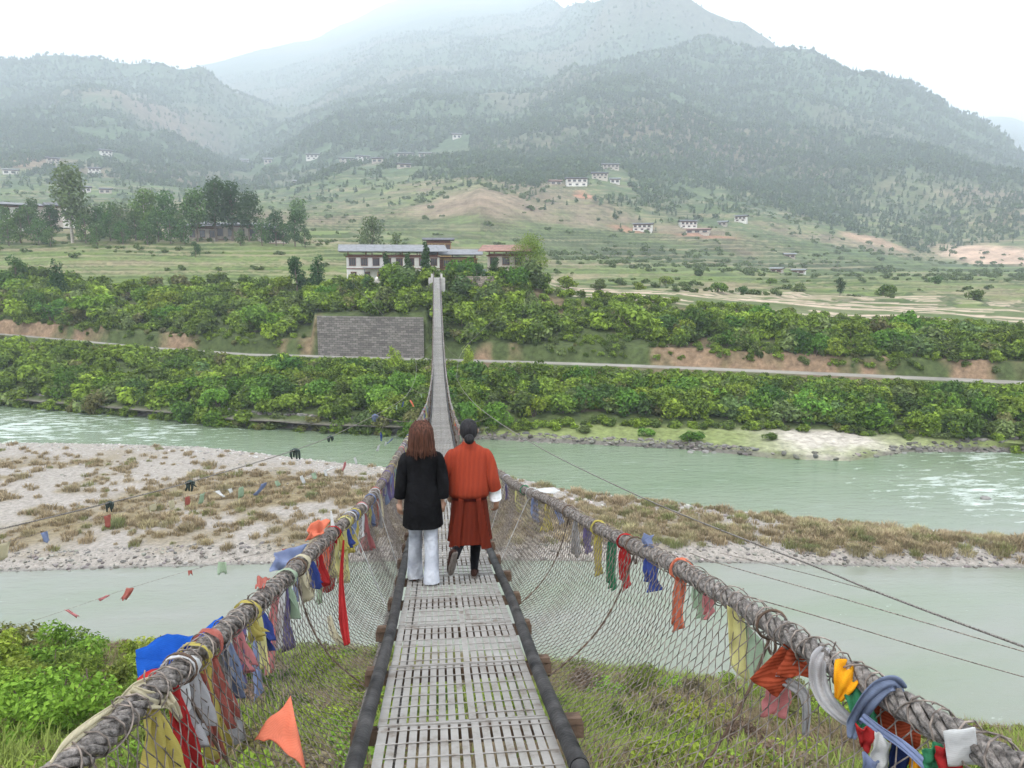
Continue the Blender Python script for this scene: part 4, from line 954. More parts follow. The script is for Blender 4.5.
for i in range(NPAN):
    y = -3+PL*(i+.5); a = math.atan(ds_(y)); rx_ = rng.normal()*.004; ry_ = rng.normal()*.006
    Rm = Matrix.Rotation(a+rx_, 3, 'X') @ Matrix.Rotation(ry_, 3, 'Y')
    if i < 99:
        o = bpy.data.objects.new('deck_panel', pm[0 if y < 14 else 1]); col.objects.link(o); o.parent = bridge
        o.location = (rng.normal()*.004, y, dz(y)-dz(0)+rng.normal()*.002); o.rotation_euler = Rm.to_euler()
    else: far_mb.add(farV @ np.array(Rm).T+(BX, y, dz(y)), farQ)
    yb = y-PL/2; ex = rng.normal()*.03; rz_ = rng.normal()*.02
    if i < 99:
        o = bpy.data.objects.new('cross_beam', beam_me); col.objects.link(o); o.parent = bridge; o.location = (ex, yb, dz(yb)-.062-dz(0)); o.rotation_euler = (a, 0, rz_)
    else: farb.add(fbV+(BX, yb, dz(yb)-.062), fbQ)
o = bpart(far_mb, 'far_deck_panels', DM); o['kind'] = 'stuff'
o = bpart(farb, 'far_cross_beams', M['wood']); o['kind'] = 'stuff'
# pipes along the deck edges, deck cables below them
for s in (-1, 1):
    ys = np.concatenate([np.arange(-3, 30, .35), np.arange(30, SPAN+.5, 1.5)])
    P = np.stack([BX+s*(.468+.010*np.sin(ys*1.1+s)), ys, dz(ys)+.045+.008*np.sin(ys*2.3+s)], -1)
    mb = MB(); mb.tube(P, .039, 14)
    for yj in (2.85, 8.2, 14.5, 21): 
        mb.tube([(BX+s*(.468+.010*math.sin(yj*1.1+s)), yj+q, dz(yj+q)+.045+.008*math.sin((yj+q)*2.3+s)) for q in (-.03, .03)], .043, 14)
    bpart(mb, 'edge_pipe', M['pipe'], True)
    mb = MB(); ys = np.arange(-3, SPAN+.5, 1.0)
    for o_ in (.34, .55): mb.tube(np.stack([BX+s*o_+0*ys, ys, dz(ys)-.125], -1), .018, 6)
    bpart(mb, 'deck_cable', M['cable'], True)
# handrail cables: strands twisted together, then bound in wire
for s in (-1, 1):
    mb = MB(); ns = 7
    ysn = np.arange(-3.5, 26, .045); C0 = hand(s, ysn)
    _, T_, A_, B_ = frames(C0)
    for k in range(ns):
        ph = ysn*16+k*2*math.pi/ns+.25*np.sin(ysn*2.1+k)
        rr = .028*(1+.12*np.sin(ysn*3.3+k*1.7))
        P = C0+(np.cos(ph)*rr)[:, None]*A_+(np.sin(ph)*rr)[:, None]*B_
        mb.tube(P, .0125, 6)
    ysf = np.arange(25.9, SPAN+.6, 1.0); mb.tube(hand(s, ysf), .038, 8)
    bpart(mb, 'handrail_cable', M['cable'], True)
    mb = MB(); yw = np.arange(-3.4, 34, .010); C1 = hand(s, yw); _, _, A_, B_ = frames(C1)
    ph = yw*2*math.pi/.088+1.2*np.sin(yw*1.9)+.8*np.sin(yw*5.1+1)
    rr = .048*(1+.16*np.sin(yw*7.7)*np.sin(yw*2.9)); mb.tube(C1+(np.cos(ph)*rr)[:, None]*A_+(np.sin(ph)*rr)[:, None]*B_, .0031, 4, False)
    ph = -yw*2*math.pi/.21+1.7*np.sin(yw*3.1+s)+.9*np.sin(yw*6.3); rr = .050*(1+.22*np.sin(yw*5.7+1)*np.sin(yw*3.9))
    mb.tube(C1+(np.cos(ph)*rr)[:, None]*A_+(np.sin(ph)*rr)[:, None]*B_, .0028, 4, False)
    # twisted-off wire ends poking out
    for y in np.arange(0.4, 14, .33):
        y = y+rng.uniform(-.1, .1); c = hand(s, y); a = rng.uniform(-.4, 2.6); l = rng.uniform(.05, .10)
        p0 = c+np.array((math.cos(a)*s*.045, 0, math.sin(a)*.045)); p1 = c+np.array((math.cos(a)*s*l, rng.uniform(-.05, .05), math.sin(a)*l)); mb.tube([p0, (p0+p1)/2+(0, rng.uniform(-.012, .012), .006), p1], .0028, 4)
    bpart(mb, 'binding_wire', M['wire'], True)
    # chain-link: every second wire zigzags against its neighbour
    V_, Q_ = [], []; nv = 0
    cw = .067
    y = -2.0
    while y < SPAN:
        w_ = cw if y < 45 else cw*2
        for par in (0, 1):
            nr_ = (22 if w_ == cw else 12)
            v = np.arange(nr_+1)/nr_; yy = y+w_*(.5*par)+w_*.27*np.where(np.arange(nr_+1) % 2 == par, 1, -1)
            P = netpt(s, yy, v); P[:, 0] += np.where(np.arange(nr_+1) % 2 == 0, .003, -.003)
            P[:, 2] += .006*np.sin(yy*9+v*5)
            T_ = np.gradient(P, axis=0); T_ /= np.linalg.norm(T_, axis=1)[:, None]
            r_ = .0025 if y < 6 else .0031 if y < 25 else .0042
            A_ = np.stack([0*v+1., 0*v, 0*v], -1); A_ -= T_*(A_*T_).sum(1)[:, None]; A_ /= np.linalg.norm(A_, axis=1)[:, None]; B_ = np.cross(T_, A_)
            for k in range(3):
                a = k*2.0944; V_.append(P+r_*(math.cos(a)*A_+math.sin(a)*B_))
            m = nr_+1; i = np.arange(m-1)
            for k in range(3):
                k2 = (k+1) % 3; Q_.append(np.stack([nv+k*m+i, nv+k2*m+i, nv+k2*m+i+1, nv+k*m+i+1], -1))
            nv += 3*m
        y += w_
    mb = MB(); mb.V = [np.vstack(V_)]; mb.Q = [np.vstack(Q_)]; bpart(mb, 'chain_link_net', M['wire'], True)
    # selvedge wire along the net's lower edge and hangers
    mb = MB(); ys = np.arange(-2, SPAN, .6); mb.tube(netpt(s, ys, 0*ys+1.0), .006, 4); bpart(mb, 'edge_wire', M['wire'], True)
    k = 0
    for y in np.arange(-1.14, SPAN-2, PL*2):
        k += 1
        y = y+.0; mb = MB(); top = hand(s, y); v = np.linspace(0, 1, 9)
        slack = (k*7+(s > 0)*3) % 5
        P = netpt(s, np.full(9, y)+np.sin(v*3.1)*(.10 if slack in (1, 3) else .0), v); P[:, 0] += s*.012
        if slack in (0, 2): P = top*(1-v[:, None])+np.array((BX+s*.58, y, dz(y)-.06))*v[:, None]; P[0, 2] -= .05
        mb.tube(P, .005 if slack in (0, 2) else .0058, 6)
        an = np.linspace(0, 2*math.pi, 13); mb.tube(np.stack([top[0]+.0*an+s*.004, top[1]+np.sin(an)*.034, top[2]-.075+np.cos(an)*.042], -1), .006, 5, False)
        an = np.linspace(0, 2*math.pi, 15); mb.tube(np.stack([top[0]+.058*np.cos(an), top[1]+0*an, top[2]+.058*np.sin(an)], -1), .0055, 5, False)
        bpart(mb, 'hanger', M['galvfar'] if slack in (0, 2) else M['wood'], True)
# bridge heads
mb = MB(); mb.box((BX, SPAN+1.2, dz(SPAN)-2.0), (2.6, 2.4, 3.85)); mb.box((BX-.75, SPAN+.6, dz(SPAN)+.2), (.3, .4, .7)).box((BX+.75, SPAN+.6, dz(SPAN)+.2), (.3, .4, .7)); bpart(mb, 'far_bridge_head', M['concrete'])
mb = MB(); mb.box((BX, -4.2, dz(-3)-2.0), (4.0, 2.4, 3.85)); bpart(mb, 'near_bridge_head', M['concrete'])

# ---------------------------------------------------------------- wind cables
def wind(pts, name, label, r=.018, knots=(), n=10):
    P = catmull([at(*p) for p in pts], n); mb = MB(); mb.tube(P, r, 6); o = mb.build(name, M['wire'] if r < .012 else M['cable'], None, True); tag(o, label, 'cable'); return P
CL = wind([(352, 283, 124), (372, 303, 112), (402, 338, 92), (414, 356, 78), (416, 374, 64), (410, 390, 53), (397, 403, 45), (345, 430, 34), (295, 450, 27), (190, 482, 19), (100, 505, 15), (0, 529, 12.5), (-250, 585, 10)], 'wind_cable', 'steel wind cable curving out on the left side of the footbridge', .014)
CR = wind([(512, 303, 124), (500, 315, 115), (479, 333, 100), (462, 352, 86), (457, 373, 70), (460, 385, 60), (473, 402, 48), (497, 421, 38), (532, 443, 31), (569, 463, 27), (650, 501, 20), (741, 538, 16), (814, 566, 13.5), (877, 592, 12), (1022, 646, 10), (1300, 745, 8)], 'wind_cable', 'steel wind cable curving out on the right side of the footbridge', .017)
wind([(690, 553, 14), (718, 563, 13), (820, 592, 11.5), (930, 624, 10.5), (1022, 651, 9.8), (1250, 715, 9)], 'stay_wire', 'middle thin stay wire slanting over the slack water at lower right', .008)
wind([(640, 555, 9.0), (718, 587, 9.2), (820, 617, 9.2), (930, 650, 9.3), (1024, 677, 9.4), (1250, 740, 9.5)], 'stay_wire', 'lowest thin stay wire slanting over the slack water at lower right', .0075)
wind([(720, 553, 16.5), (764, 563, 15.2), (820, 577, 13.5), (872, 591, 12.1)], 'stay_wire', 'short thin wire joining the right wind cable at its clamp', .007)
# ties from the bridge to its wind cables
k = 0
for (C_, s) in ((CL, -1), (CR, 1)):
    for y in (38, 52, 66, 80, 94):
        q = C_[np.argmin(abs(C_[:, 1]-y-2))]; p = np.array((BX+s*.55, y, dz(y)-.1)); m_ = (p+q)/2-(0, 0, .25); mb = MB().tube(catmull([p, m_, q], 5), .010, 5)
        o = mb.build('tie_wire', M['wire'], None, True); tag(o, 'thin tie wire from the deck edge to the wind cable, '+('left' if s < 0 else 'right')+' side', 'wire', 'tie wires on the '+('left' if s < 0 else 'right')+' side')

# ---------------------------------------------------------------- prayer flags
def cloth_mat(name, c, fade=.15, tr=.35, stripes=False):
    m = mat(name, c, .9, fade, 9, .25, 60, 0, .05, backlight=tr)
    nt = m.node_tree; N = nt.nodes; L = nt.links; b = N['Principled BSDF']
    wv = N.new('ShaderNodeTexWave'); wv.inputs['Scale'].default_value = 55 if not stripes else 26; wv.inputs['Distortion'].default_value = 1.5; wv.bands_direction = 'Z'
    tc = N.new('ShaderNodeTexCoord'); L.new(tc.outputs['Object'], wv.inputs[0])
    mx = N.new('ShaderNodeMix'); mx.data_type = 'RGBA'; mx.blend_type = 'MULTIPLY'; mx.inputs[0].default_value = .55 if stripes else .12
    src = b.inputs['Base Color'].links[0].from_socket; L.new(src, mx.inputs[6])
    c2_ = N.new('ShaderNodeValToRGB'); c2_.color_ramp.elements[0].color = (.25, .15, .1, 1); c2_.color_ramp.elements[1].color = (1, 1, 1, 1); c2_.color_ramp.elements[0].position = .3; c2_.color_ramp.elements[1].position = .6
    L.new(wv.outputs[0], c2_.inputs[0]); L.new(c2_.outputs[0], mx.inputs[7]); L.new(mx.outputs[2], b.inputs['Base Color'])
    return m
FC = dict(red=(.42, .035, .035), faded_red=(.46, .15, .12), orange=(.72, .22, .13), rust=(.36, .075, .035), yellow=(.50, .42, .12), pale_yellow=(.62, .58, .26), white=(.70, .70, .69), green=(.045, .20, .10), pale_green=(.40, .50, .36), blue=(.06, .09, .30), pale_blue=(.25, .30, .46), violet=(.17, .14, .27), grey=(.42, .41, .41), grey_blue=(.20, .24, .34), golden=(.80, .38, .02), navy=(.015, .025, .08), pink=(.60, .24, .24), cream=(.62, .56, .40), bright_blue=(.02, .11, .48))
FM = {k: cloth_mat('cloth_'+k, v, stripes=(k == 'rust')) for k, v in FC.items()}
for k in ('pale_yellow', 'pale_green', 'grey', 'white', 'cream', 'pink', 'faded_red', 'pale_blue'):   # thin worn weave lets some of what is behind show
    nt = FM[k].node_tree; o_ = nt.nodes['Material Output']; src = o_.inputs[0].links[0].from_socket; tb_ = nt.nodes.new('ShaderNodeBsdfTransparent'); ms_ = nt.nodes.new('ShaderNodeMixShader'); ms_.inputs[0].default_value = .14
    nt.links.new(src, ms_.inputs[1]); nt.links.new(tb_.outputs[0], ms_.inputs[2]); nt.links.new(ms_.outputs[0], o_.inputs[0])
def cloth(p, w0, w1, ln, out=(0, 0), yaw=None, folds=2.5, amp=.03, seed=0, taper=1., gx=0., name='prayer_flag', m='red', parent=None, nu=12, nv=14, side=1, thick=.002):
    """a cloth gathered to width w0 along the cable at p, falling ln and opening to w1"""
    g = np.random.default_rng(seed); u = np.linspace(-.5, .5, nu); v = np.linspace(0, 1, nv); U, V2 = np.meshgrid(u, v)
    wv = w0+(w1-w0)*V2**.8; ya = 0 if yaw is None else yaw
    ph = g.random()*6.28; fo = amp*(.3+V2)*np.sin(U*folds*6.28+ph+V2*1.4)+amp*.5*np.sin(U*11+V2*5+ph)
    along = U*wv+gx*V2; drop = -ln*V2*(1-.12*np.abs(U)*taper*np.sin(ph))+.02*np.sin(U*9+ph)*V2
    X = out[0]*V2**1.3*side+fo*np.cos(ya)-along*math.sin(ya); Y = along*math.cos(ya)+fo*math.sin(ya); Z_ = drop+out[1]*V2
    P = np.stack([X, Y, Z_], -1)
    i = np.arange(nv-1)[:, None]*nu; j = np.arange(nu-1)[None]; Q = np.stack([i+j, i+j+1, i+nu+j+1, i+nu+j], -1).reshape(-1, 4)
    me = mesh_np(name, P.reshape(-1, 3), Q, None, True); o = link(name, me, FM[m], parent); o.location = p
    sd_ = o.modifiers.new('thickness', 'SOLIDIFY'); sd_.thickness = thick
    # knot over the cable
    if parent is None:
        kb = MB(); wk = float(g.uniform(.018, .05)); an = np.arange(16)*2*math.pi/16; V_ = []
        for q_ in np.linspace(-.5, .5, 5):
            rr_ = .056+.005*np.sin(an*3+q_*9+ph)+.004*np.cos(q_*11+an*2); V_.append(np.stack([rr_*np.cos(an), wk*q_+.012*np.sin(an+ph), rr_*np.sin(an)+.035-.2*wk*q_], -1))
        V_ = np.vstack(V_); Q_ = [(i_*16+j_, i_*16+(j_+1) % 16, (i_+1)*16+(j_+1) % 16, (i_+1)*16+j_) for i_ in range(4) for j_ in range(16)]
        kb.add(V_, Q_)
        if g.random() < .3: kb.build('knot', FM[m], o, True)
    return o
# many faded flags along both handrails
names = list(FC); W_l = ['white', 'grey', 'pale_blue', 'faded_red', 'yellow', 'violet', 'cream', 'pink', 'pale_green', 'blue', 'green', 'orange', 'grey_blue', 'red', 'pale_yellow']
pl_ = np.array([2.2, 2.2, 1.5, 1.3, 1.5, 1.5, 2.2, 1.2, 1.0, .5, .5, .7, 1.2, .45, 1.4]); pl_ /= pl_.sum()
cn = lambda c: c.replace('_', ' ')
k = 0
for i in range(120):
    y = 2.6+(i/120)**1.25*36+rng.uniform(-.15, .15); c = str(rng.choice(W_l, p=pl_)); h = hand(-1, y); h[2] -= .035
    ln = rng.uniform(.16, .48) if y < 18 else rng.uniform(.25, .6)
    cloth(h, rng.uniform(.03, .07), rng.uniform(.05, .15), ln, (-.05, -.0), rng.uniform(-.7, .7), rng.uniform(1, 3), rng.uniform(.012, .04), int(i), m=c, side=-rng.uniform(-1.2, .4), gx=rng.uniform(-.12, .12))
    tag(bpy.context.scene.objects[-1] if False else [o for o in col.objects if o.name.startswith('prayer_flag') and o.get('label') is None][-1], 'small %s strip of prayer flag tied along the left handrail cable' % cn(c), 'prayer flag', 'small %s prayer flag strips on the left handrail' % cn(c))
for i in range(34):
    y = 6.2+(i/34)**1.2*30+rng.uniform(-.15, .15); c = str(rng.choice(W_l, p=pl_)); h = hand(1, y); h[2] -= .035
    cloth(h, rng.uniform(.03, .07), rng.uniform(.05, .13), rng.uniform(.12, .34), (.03, 0), rng.uniform(-.7, .7), rng.uniform(1, 3), rng.uniform(.012, .04), 300+i, m=c, side=1, gx=rng.uniform(-.08, .08))
    tag([o for o in col.objects if o.name.startswith('prayer_flag') and o.get('label') is None][-1], 'small %s strip of prayer flag tied along the right handrail cable' % cn(c), 'prayer flag', 'small %s prayer flag strips on the right handrail' % cn(c))
def named(s, y, m, w0, w1, ln, label, out=(0, 0), yaw=0., folds=2, amp=.03, seed=0, gx=0., dx=0., dz_=-.035, side=1, name='prayer_flag'):
    h = hand(s, y); h[0] += dx; h[2] += dz_
    o = cloth(h, w0, w1, ln, out, yaw, folds, amp, seed, gx=gx, m=m, side=side, nu=16, nv=20, name=name); tag(o, label, 'prayer flag'); return o
def sheet(pts, label, m, name='prayer_flag', n=10, wob=.012, seed=0, cat='prayer flag', thick=.003):
    """a cloth patch between four corner points (a,b,c,d), sagging between them"""
    a, b, c, d = [np.array(p, float) for p in pts]; u = np.linspace(0, 1, n); U, V2 = np.meshgrid(u, u)
    P = (a*((1-U)*(1-V2))[..., None]+b*(U*(1-V2))[..., None]+c*(U*V2)[..., None]+d*((1-U)*V2)[..., None])
    nn = np.cross(b-a, d-a); nn /= np.linalg.norm(nn)+1e-9; g = np.random.default_rng(seed); ph = g.random(3)*6
    P += nn*(wob*(np.sin(U*9+ph[0]+V2*3)+.6*np.sin(V2*12+ph[1]+U*4)))[..., None]
    P[..., 2] -= wob*1.2*np.sin(np.pi*U)*np.sin(np.pi*V2)
    i = np.arange(n-1)[:, None]*n; j = np.arange(n-1)[None]; Q = np.stack([i+j, i+j+1, i+n+j+1, i+n+j], -1).reshape(-1, 4)
    c0 = P.reshape(-1, 3).mean(0); o = link(name, mesh_np(name, P.reshape(-1, 3)-c0, Q, None, True), FM[m]); o.location = c0
    sd_ = o.modifiers.new('thickness', 'SOLIDIFY'); sd_.thickness = thick
    if label: tag(o, label, cat)
    return o
def hd0(px):
    H = hand(1, yof(1, px)); return float(H[0]*FX+H[1]*FY)
def sheet0(p, lab, m): return sheet(p, lab, m, wob=.012, seed=len(lab))
# right handrail
def yof(s, px, py=None):
    ys = np.arange(.2, 40, .02); H = hand(s, ys); d = H[:, 0]*FX+H[:, 1]*FY; l = H[:, 0]*RX+H[:, 1]*RY
    ax = d*CP-H[:, 2]*SP; X = 512+F*l/ax; return float(ys[np.argmin(abs(X-px))])
named(1, yof(1, 588), 'violet', .05, .10, .20, 'violet rag left of the yellow one on the right handrail', seed=40)
named(1, yof(1, 599), 'yellow', .05, .07, .32, 'narrow yellow flag on the right handrail next to a green one', seed=41)
named(1, yof(1, 613), 'green', .06, .15, .34, 'green flag hanging beside a red one on the right handrail', seed=42, gx=.02)
named(1, yof(1, 626), 'red', .10, .14, .26, 'bright red flag on the right handrail', seed=43)
named(1, yof(1, 651), 'blue', .08, .20, .16, 'deep blue flag bunched up on the right handrail', seed=44, amp=.04)
named(1, yof(1, 648), 'pale_blue', .08, .05, -.07, 'pale blue wisp standing above the right handrail', seed=45, dz_=.02)
named(1, yof(1, 682), 'orange', .03, .075, .30, 'thin orange strip hanging on the net beside the hook', seed=46, gx=.05)
named(1, yof(1, 702), 'pale_green', .10, .12, .13, 'pale green rag tied under the right handrail', seed=47)
named(1, yof(1, 709), 'pink', .06, .06, .10, 'short pink rag on the right handrail', seed=48)
_d = hd0(738); sheet0([at(727, 604, _d-.03), at(744, 619, _d-.06), at(751, 688, _d-.12), at(730, 664, _d-.08)], 'sheer pale yellow flag hanging on the right net', 'pale_yellow')
sheet0([at(745, 622, _d-.03), at(776, 655, _d-.10), at(764, 676, _d-.12), at(748, 690, _d-.12)], 'sheer pale green triangle beside the yellow flag', 'pale_green')
named(1, yof(1, 525), 'green', .05, .04, .13, 'green strip fluttering from the far right handrail', out=(.14, .10), seed=51)
named(1, yof(1, 534), 'white', .05, .16, .05, 'white cloth blowing over the far right handrail', out=(.25, .04), seed=52, dz_=.04)
# rust cloth folded: two overlapping pieces pulled to a point on the left
def hd(s, px, off=0.): # distance of the handrail seen at column px
    y = yof(s, px); H = hand(s, y); return float(H[0]*FX+H[1]*FY)+off
def q(px, py, s=1, off=0., hp=None): return at(px, py, hd(s, hp or px, off))
D8 = hd(1, 790)
def P8(px, py, o=0.): return at(px, py, D8+o)
r1 = sheet([P8(795, 632, .02), P8(812, 652, -.02), P8(778, 697, -.12), P8(749, 679, -.10)], 'rust red striped cloth folded over the right handrail, pulled to a point', 'rust', wob=.010, seed=1)
r2 = sheet([P8(790, 645, -.03), P8(812, 644, -.06), P8(810, 678, -.12), P8(776, 676, -.10)], None, 'rust', name='fold', wob=.008, seed=2)
r2.parent = r1; r2.location = r2.location-r1.location
sheet([P8(768, 690, -.02), P8(792, 682, .0), P8(786, 716, .0), P8(760, 716, .0)], 'faded brick pink rag below the rust red cloth', 'pink', wob=.01, seed=3)
def ribbon(pts, w_, label, m, nx=13, name='prayer_flag', tw=0., cat='prayer flag', knot=False):
    """a strip of cloth following a line of points, with folds along it"""
    P = catmull([np.array(p) for p in pts], 8); _, T_, A_, B_ = frames(P); n = len(P); ww = np.interp(np.linspace(0, 1, n), np.linspace(0, 1, len(w_)), w_) if not np.isscalar(w_) else np.full(n, w_)
    u = np.linspace(-.5, .5, nx); V_ = []
    viewd = P/np.linalg.norm(P, axis=1)[:, None]; Sx = np.cross(T_, viewd); Sx /= np.linalg.norm(Sx, axis=1)[:, None]; Sy = np.cross(Sx, T_)
    for i in range(n):
        a = tw*i/n
        d_ = Sx[i]*math.cos(a)+Sy[i]*math.sin(a); e_ = np.cross(T_[i], d_)
        V_.append(P[i]+u[:, None]*ww[i]*d_+(np.sin(u*13+i*.12)*ww[i]*.13+np.sin(u*5-i*.3)*ww[i]*.08)[:, None]*e_)
    V_ = np.vstack(V_); i = np.arange(n-1)[:, None]*nx; j = np.arange(nx-1)[None]; Q = np.stack([i+j, i+j+1, i+nx+j+1, i+nx+j], -1).reshape(-1, 4)
    c0 = V_.mean(0); o = link(name, mesh_np(name, V_-c0, Q, None, True), FM[m]); o.location = c0; s_ = o.modifiers.new('thickness', 'SOLIDIFY'); s_.thickness = .003
    if label: tag(o, label, cat)
    return o
ribbon([q(826, 648, 1, .0), q(819, 660, 1, -.06, 826), q(818, 680, 1, -.08, 826), q(826, 700, 1, -.1, 835), q(842, 716, 1, -.1, 845), q(852, 722, 1, -.08, 855)], [.03, .05, .055, .05, .04, .03], 'grey white twisted scarf strip on the right handrail', 'grey')
ribbon([q(775, 676, 1, .0, 800), q(800, 690, 1, -.02, 800), q(806, 705, 1, 0, 806), q(805, 735, 1, 0, 806)], [.03, .04, .03, .02], 'thin dirty white rag hanging in the right net', 'grey')
ribbon([q(852, 664, 1, .03), q(848, 672, 1, -.04, 855), q(844, 684, 1, -.07, 852), q(838, 699, 1, -.08, 850)], [.05, .085, .06, .02], 'golden yellow flag knotted to the right handrail', 'golden')
ribbon([q(846, 684, 1, -.05, 855), q(856, 695, 1, -.07, 858), q(862, 708, 1, -.08, 862), q(868, 726, 1, -.08, 868)], [.04, .06, .07, .05], 'dark green flag under the golden one on the right handrail', 'green')
ribbon([q(903, 690, 1, .05), q(893, 683, 1, -.03), q(880, 688, 1, -.08), q(866, 703, 1, -.10, 872), q(856, 722, 1, -.1, 862), q(852, 738, 1, -.1, 862)], [.03, .04, .045, .045, .05, .025], 'grey blue scarf knotted round the right handrail', 'grey_blue', tw=.6)
ribbon([q(862, 716, 1, -.10, 872), q(880, 730, 1, -.10), q(898, 742, 1, -.10, 905), q(915, 756, 1, -.10, 920), q(935, 775, 1, -.1, 935)], .022, 'pale blue cord band of a flag string at lower right', 'pale_blue')
for (a_, b_, c_, d_, m_, lab) in [((856, 724), (874, 730), (869, 752), (860, 745), 'red', 'red flag of the string hanging at the lower right'), ((874, 730), (890, 742), (888, 775), (868, 768), 'white', 'white flag of the string at the lower right'), ((890, 740), (910, 752), (906, 790), (886, 785), 'navy', 'dark navy flag of the string at the lower right'), ((912, 752), (925, 760), (922, 800), (906, 795), 'golden', 'orange yellow flag of the string at the lower right corner'), ((922, 758), (948, 775), (945, 810), (915, 805), 'green', 'green flag of the string at the lower right corner'), ((862, 752), (880, 762), (882, 800), (864, 795), 'pale_blue', 'pale blue flag below the red one at the lower right')]:
    dd_ = hd(1, 890, -.10); sheet([at(*a_, dd_), at(*b_, dd_), at(*c_, dd_+.02), at(*d_, dd_+.02)], lab, m_, wob=.008, seed=hash(lab) % 97 if False else len(lab))
dd_ = hd(1, 900, .03); sheet([at(870, 690, dd_), at(925, 718, dd_), at(914, 768, dd_+.05), at(878, 728, dd_+.05)], 'rust brown striped cloth on the outside of the right net', 'rust', wob=.012, seed=9)
dd_ = hd(1, 962, -.07); sheet([at(943, 731, dd_), at(975, 727, dd_-.02), at(980, 763, dd_), at(948, 766, dd_+.01)], 'white paper card stuck to the right handrail', 'white', name='paper_card', wob=.0015, seed=10, cat='paper')
sheet([at(936, 748, dd_+.03), at(950, 740, dd_+.03), at(962, 768, dd_+.03), at(940, 775, dd_+.03)], 'red scrap peeping from under the white paper card', 'red', wob=.008, seed=11)
sheet([at(925, 750, dd_+.05), at(940, 742, dd_+.05), at(948, 770, dd_+.05), at(922, 768, dd_+.05)], 'green scrap left of the white paper card', 'green', wob=.008, seed=12)
# left handrail, near end
named(-1, yof(-1, 352), 'pale_blue', .05, .2, .12, 'blue violet rag on the left handrail', seed=60)
def L(px, py, off=0., hp=None): return at(px, py, hd(-1, hp or px, off))
sheet([L(228, 620, .05, 240), L(216, 640, .05, 220), L(138, 678, .3, 180), L(136, 654, .35, 190)], 'big bright blue flag blown outside the left handrail', 'bright_blue', wob=.03, seed=20)
sheet([L(236, 622, .03, 240), L(208, 656, .08, 205), L(146, 690, .25, 170), L(138, 677, .28, 180)], 'pale blue flag below the big bright blue one on the left handrail', 'pale_blue', wob=.012, seed=21)
sheet([L(206, 652, .04, 200), L(182, 674, .06, 175), L(128, 695, .2, 155), L(138, 681, .25, 165)], 'red flag behind the big blue one on the left handrail', 'red', wob=.012, seed=22)
sheet([L(305, 545, .04, 305), L(296, 566, .06, 300), L(270, 572, .15, 290), L(275, 552, .15, 295)], 'pale violet blue flag blowing outside the left handrail', 'pale_blue', wob=.02, seed=23)
sheet([L(330, 518, .03, 328), L(322, 535, .05, 320), L(306, 540, .12, 312), L(310, 524, .12, 318)], 'bright orange red flag blowing outside the left handrail', 'orange', wob=.02, seed=24)
sheet([L(270, 576, .03, 268), L(262, 590, .03, 260), L(255, 588, .08, 260), L(258, 578, .08, 265)], 'small faded red scrap on the outside of the left handrail', 'faded_red', wob=.01, seed=25)
ribbon([L(333, 530, .03, 333), L(332, 520, .05, 333), L(331, 511, .07, 333)], [.03, .02, .01], 'thin white wisp pointing up from the left handrail', 'white')
ribbon([L(172, 705, -.06, 160), L(155, 686, .03, 158), L(138, 688, .04, 140), L(118, 705, .02, 122), L(95, 722, .0, 100), L(70, 742, .0, 78), L(50, 766, .0, 55)], [.03, .05, .045, .03, .035, .03, .02], 'cream scarf tied lengthwise over the near left handrail', 'cream', tw=.8)
ribbon([L(130, 690, .0, 135), L(150, 700, -.06, 150), L(170, 704, -.05, 168), L(180, 720, -.05, 175)], [.03, .05, .04, .02], 'cream knot tail on the near left handrail', 'cream', tw=.8)
for (px, w0, w1, ln, m_, lab, gx) in [(150, .05, .20, .30, 'yellow', 'dull yellow flag under the near left handrail', 0), (172, .05, .12, .45, 'red', 'deep red flag under the near left handrail', 0), (188, .10, .18, .40, 'grey', 'big grey white sheer flag at the near left handrail', 0), (208, .05, .10, .55, 'faded_red', 'long dusty red streamer on the near left net', .05), (222, .08, .12, .38, 'grey_blue', 'grey blue flag on the near left net', 0),
      (236, .06, .08, .30, 'pink', 'dusty pink flag on the near left net', 0), (248, .04, .06, .16, 'yellow', 'short yellow tie on the near left handrail', 0), (258, .05, .16, .28, 'blue', 'blue flag low on the near left net', 0), (286, .04, .06, .30, 'pale_green', 'pale green strip in the left net', 0), (310, .04, .05, .30, 'blue', 'violet blue streamer in the left net', 0), (318, .03, .05, .34, 'red', 'long red streamer in the left net', -.03), (338, .05, .08, .22, 'yellow', 'yellow flag between blue streamers in the left net', 0), (345, .04, .05, .26, 'blue', 'blue streamer in the left net', 0)]:
    named(-1, yof(-1, px), m_, w0, w1, ln*(.62 if px > 175 else .9), lab, seed=int(px), gx=gx+.03*math.sin(px), folds=2.6, amp=.028, side=1, out=(.04, 0))
y_ = yof(-1, 300); 
IN_ = np.array((.05, 0, .03))
sheet([at(254, 738, 2.75), at(291, 697, 2.95), at(306, 772, 2.7), at(276, 742, 2.72)], 'large salmon red flag caught low in the left net', 'orange', wob=.01, seed=30)
ribbon([netpt(-1, 2.85, .66)+IN_, netpt(-1, 2.5, .78)+IN_, netpt(-1, 2.2, .9)+IN_], [.02, .035, .02], 'twisted white rag caught low in the left net', 'white')
ribbon([netpt(-1, 5.7, .10)+IN_, netpt(-1, 5.35, .32)+IN_, netpt(-1, 4.95, .54)+IN_, netpt(-1, 4.7, .68)+IN_], [.012, .03, .06, .04], 'long red pennant hanging deep in the left net', 'red')
ribbon([netpt(-1, 4.9, .45), netpt(-1, 4.8, .6), netpt(-1, 4.9, .8)], [.03, .05, .02], 'cream pennant hanging deep in the left net', 'cream')
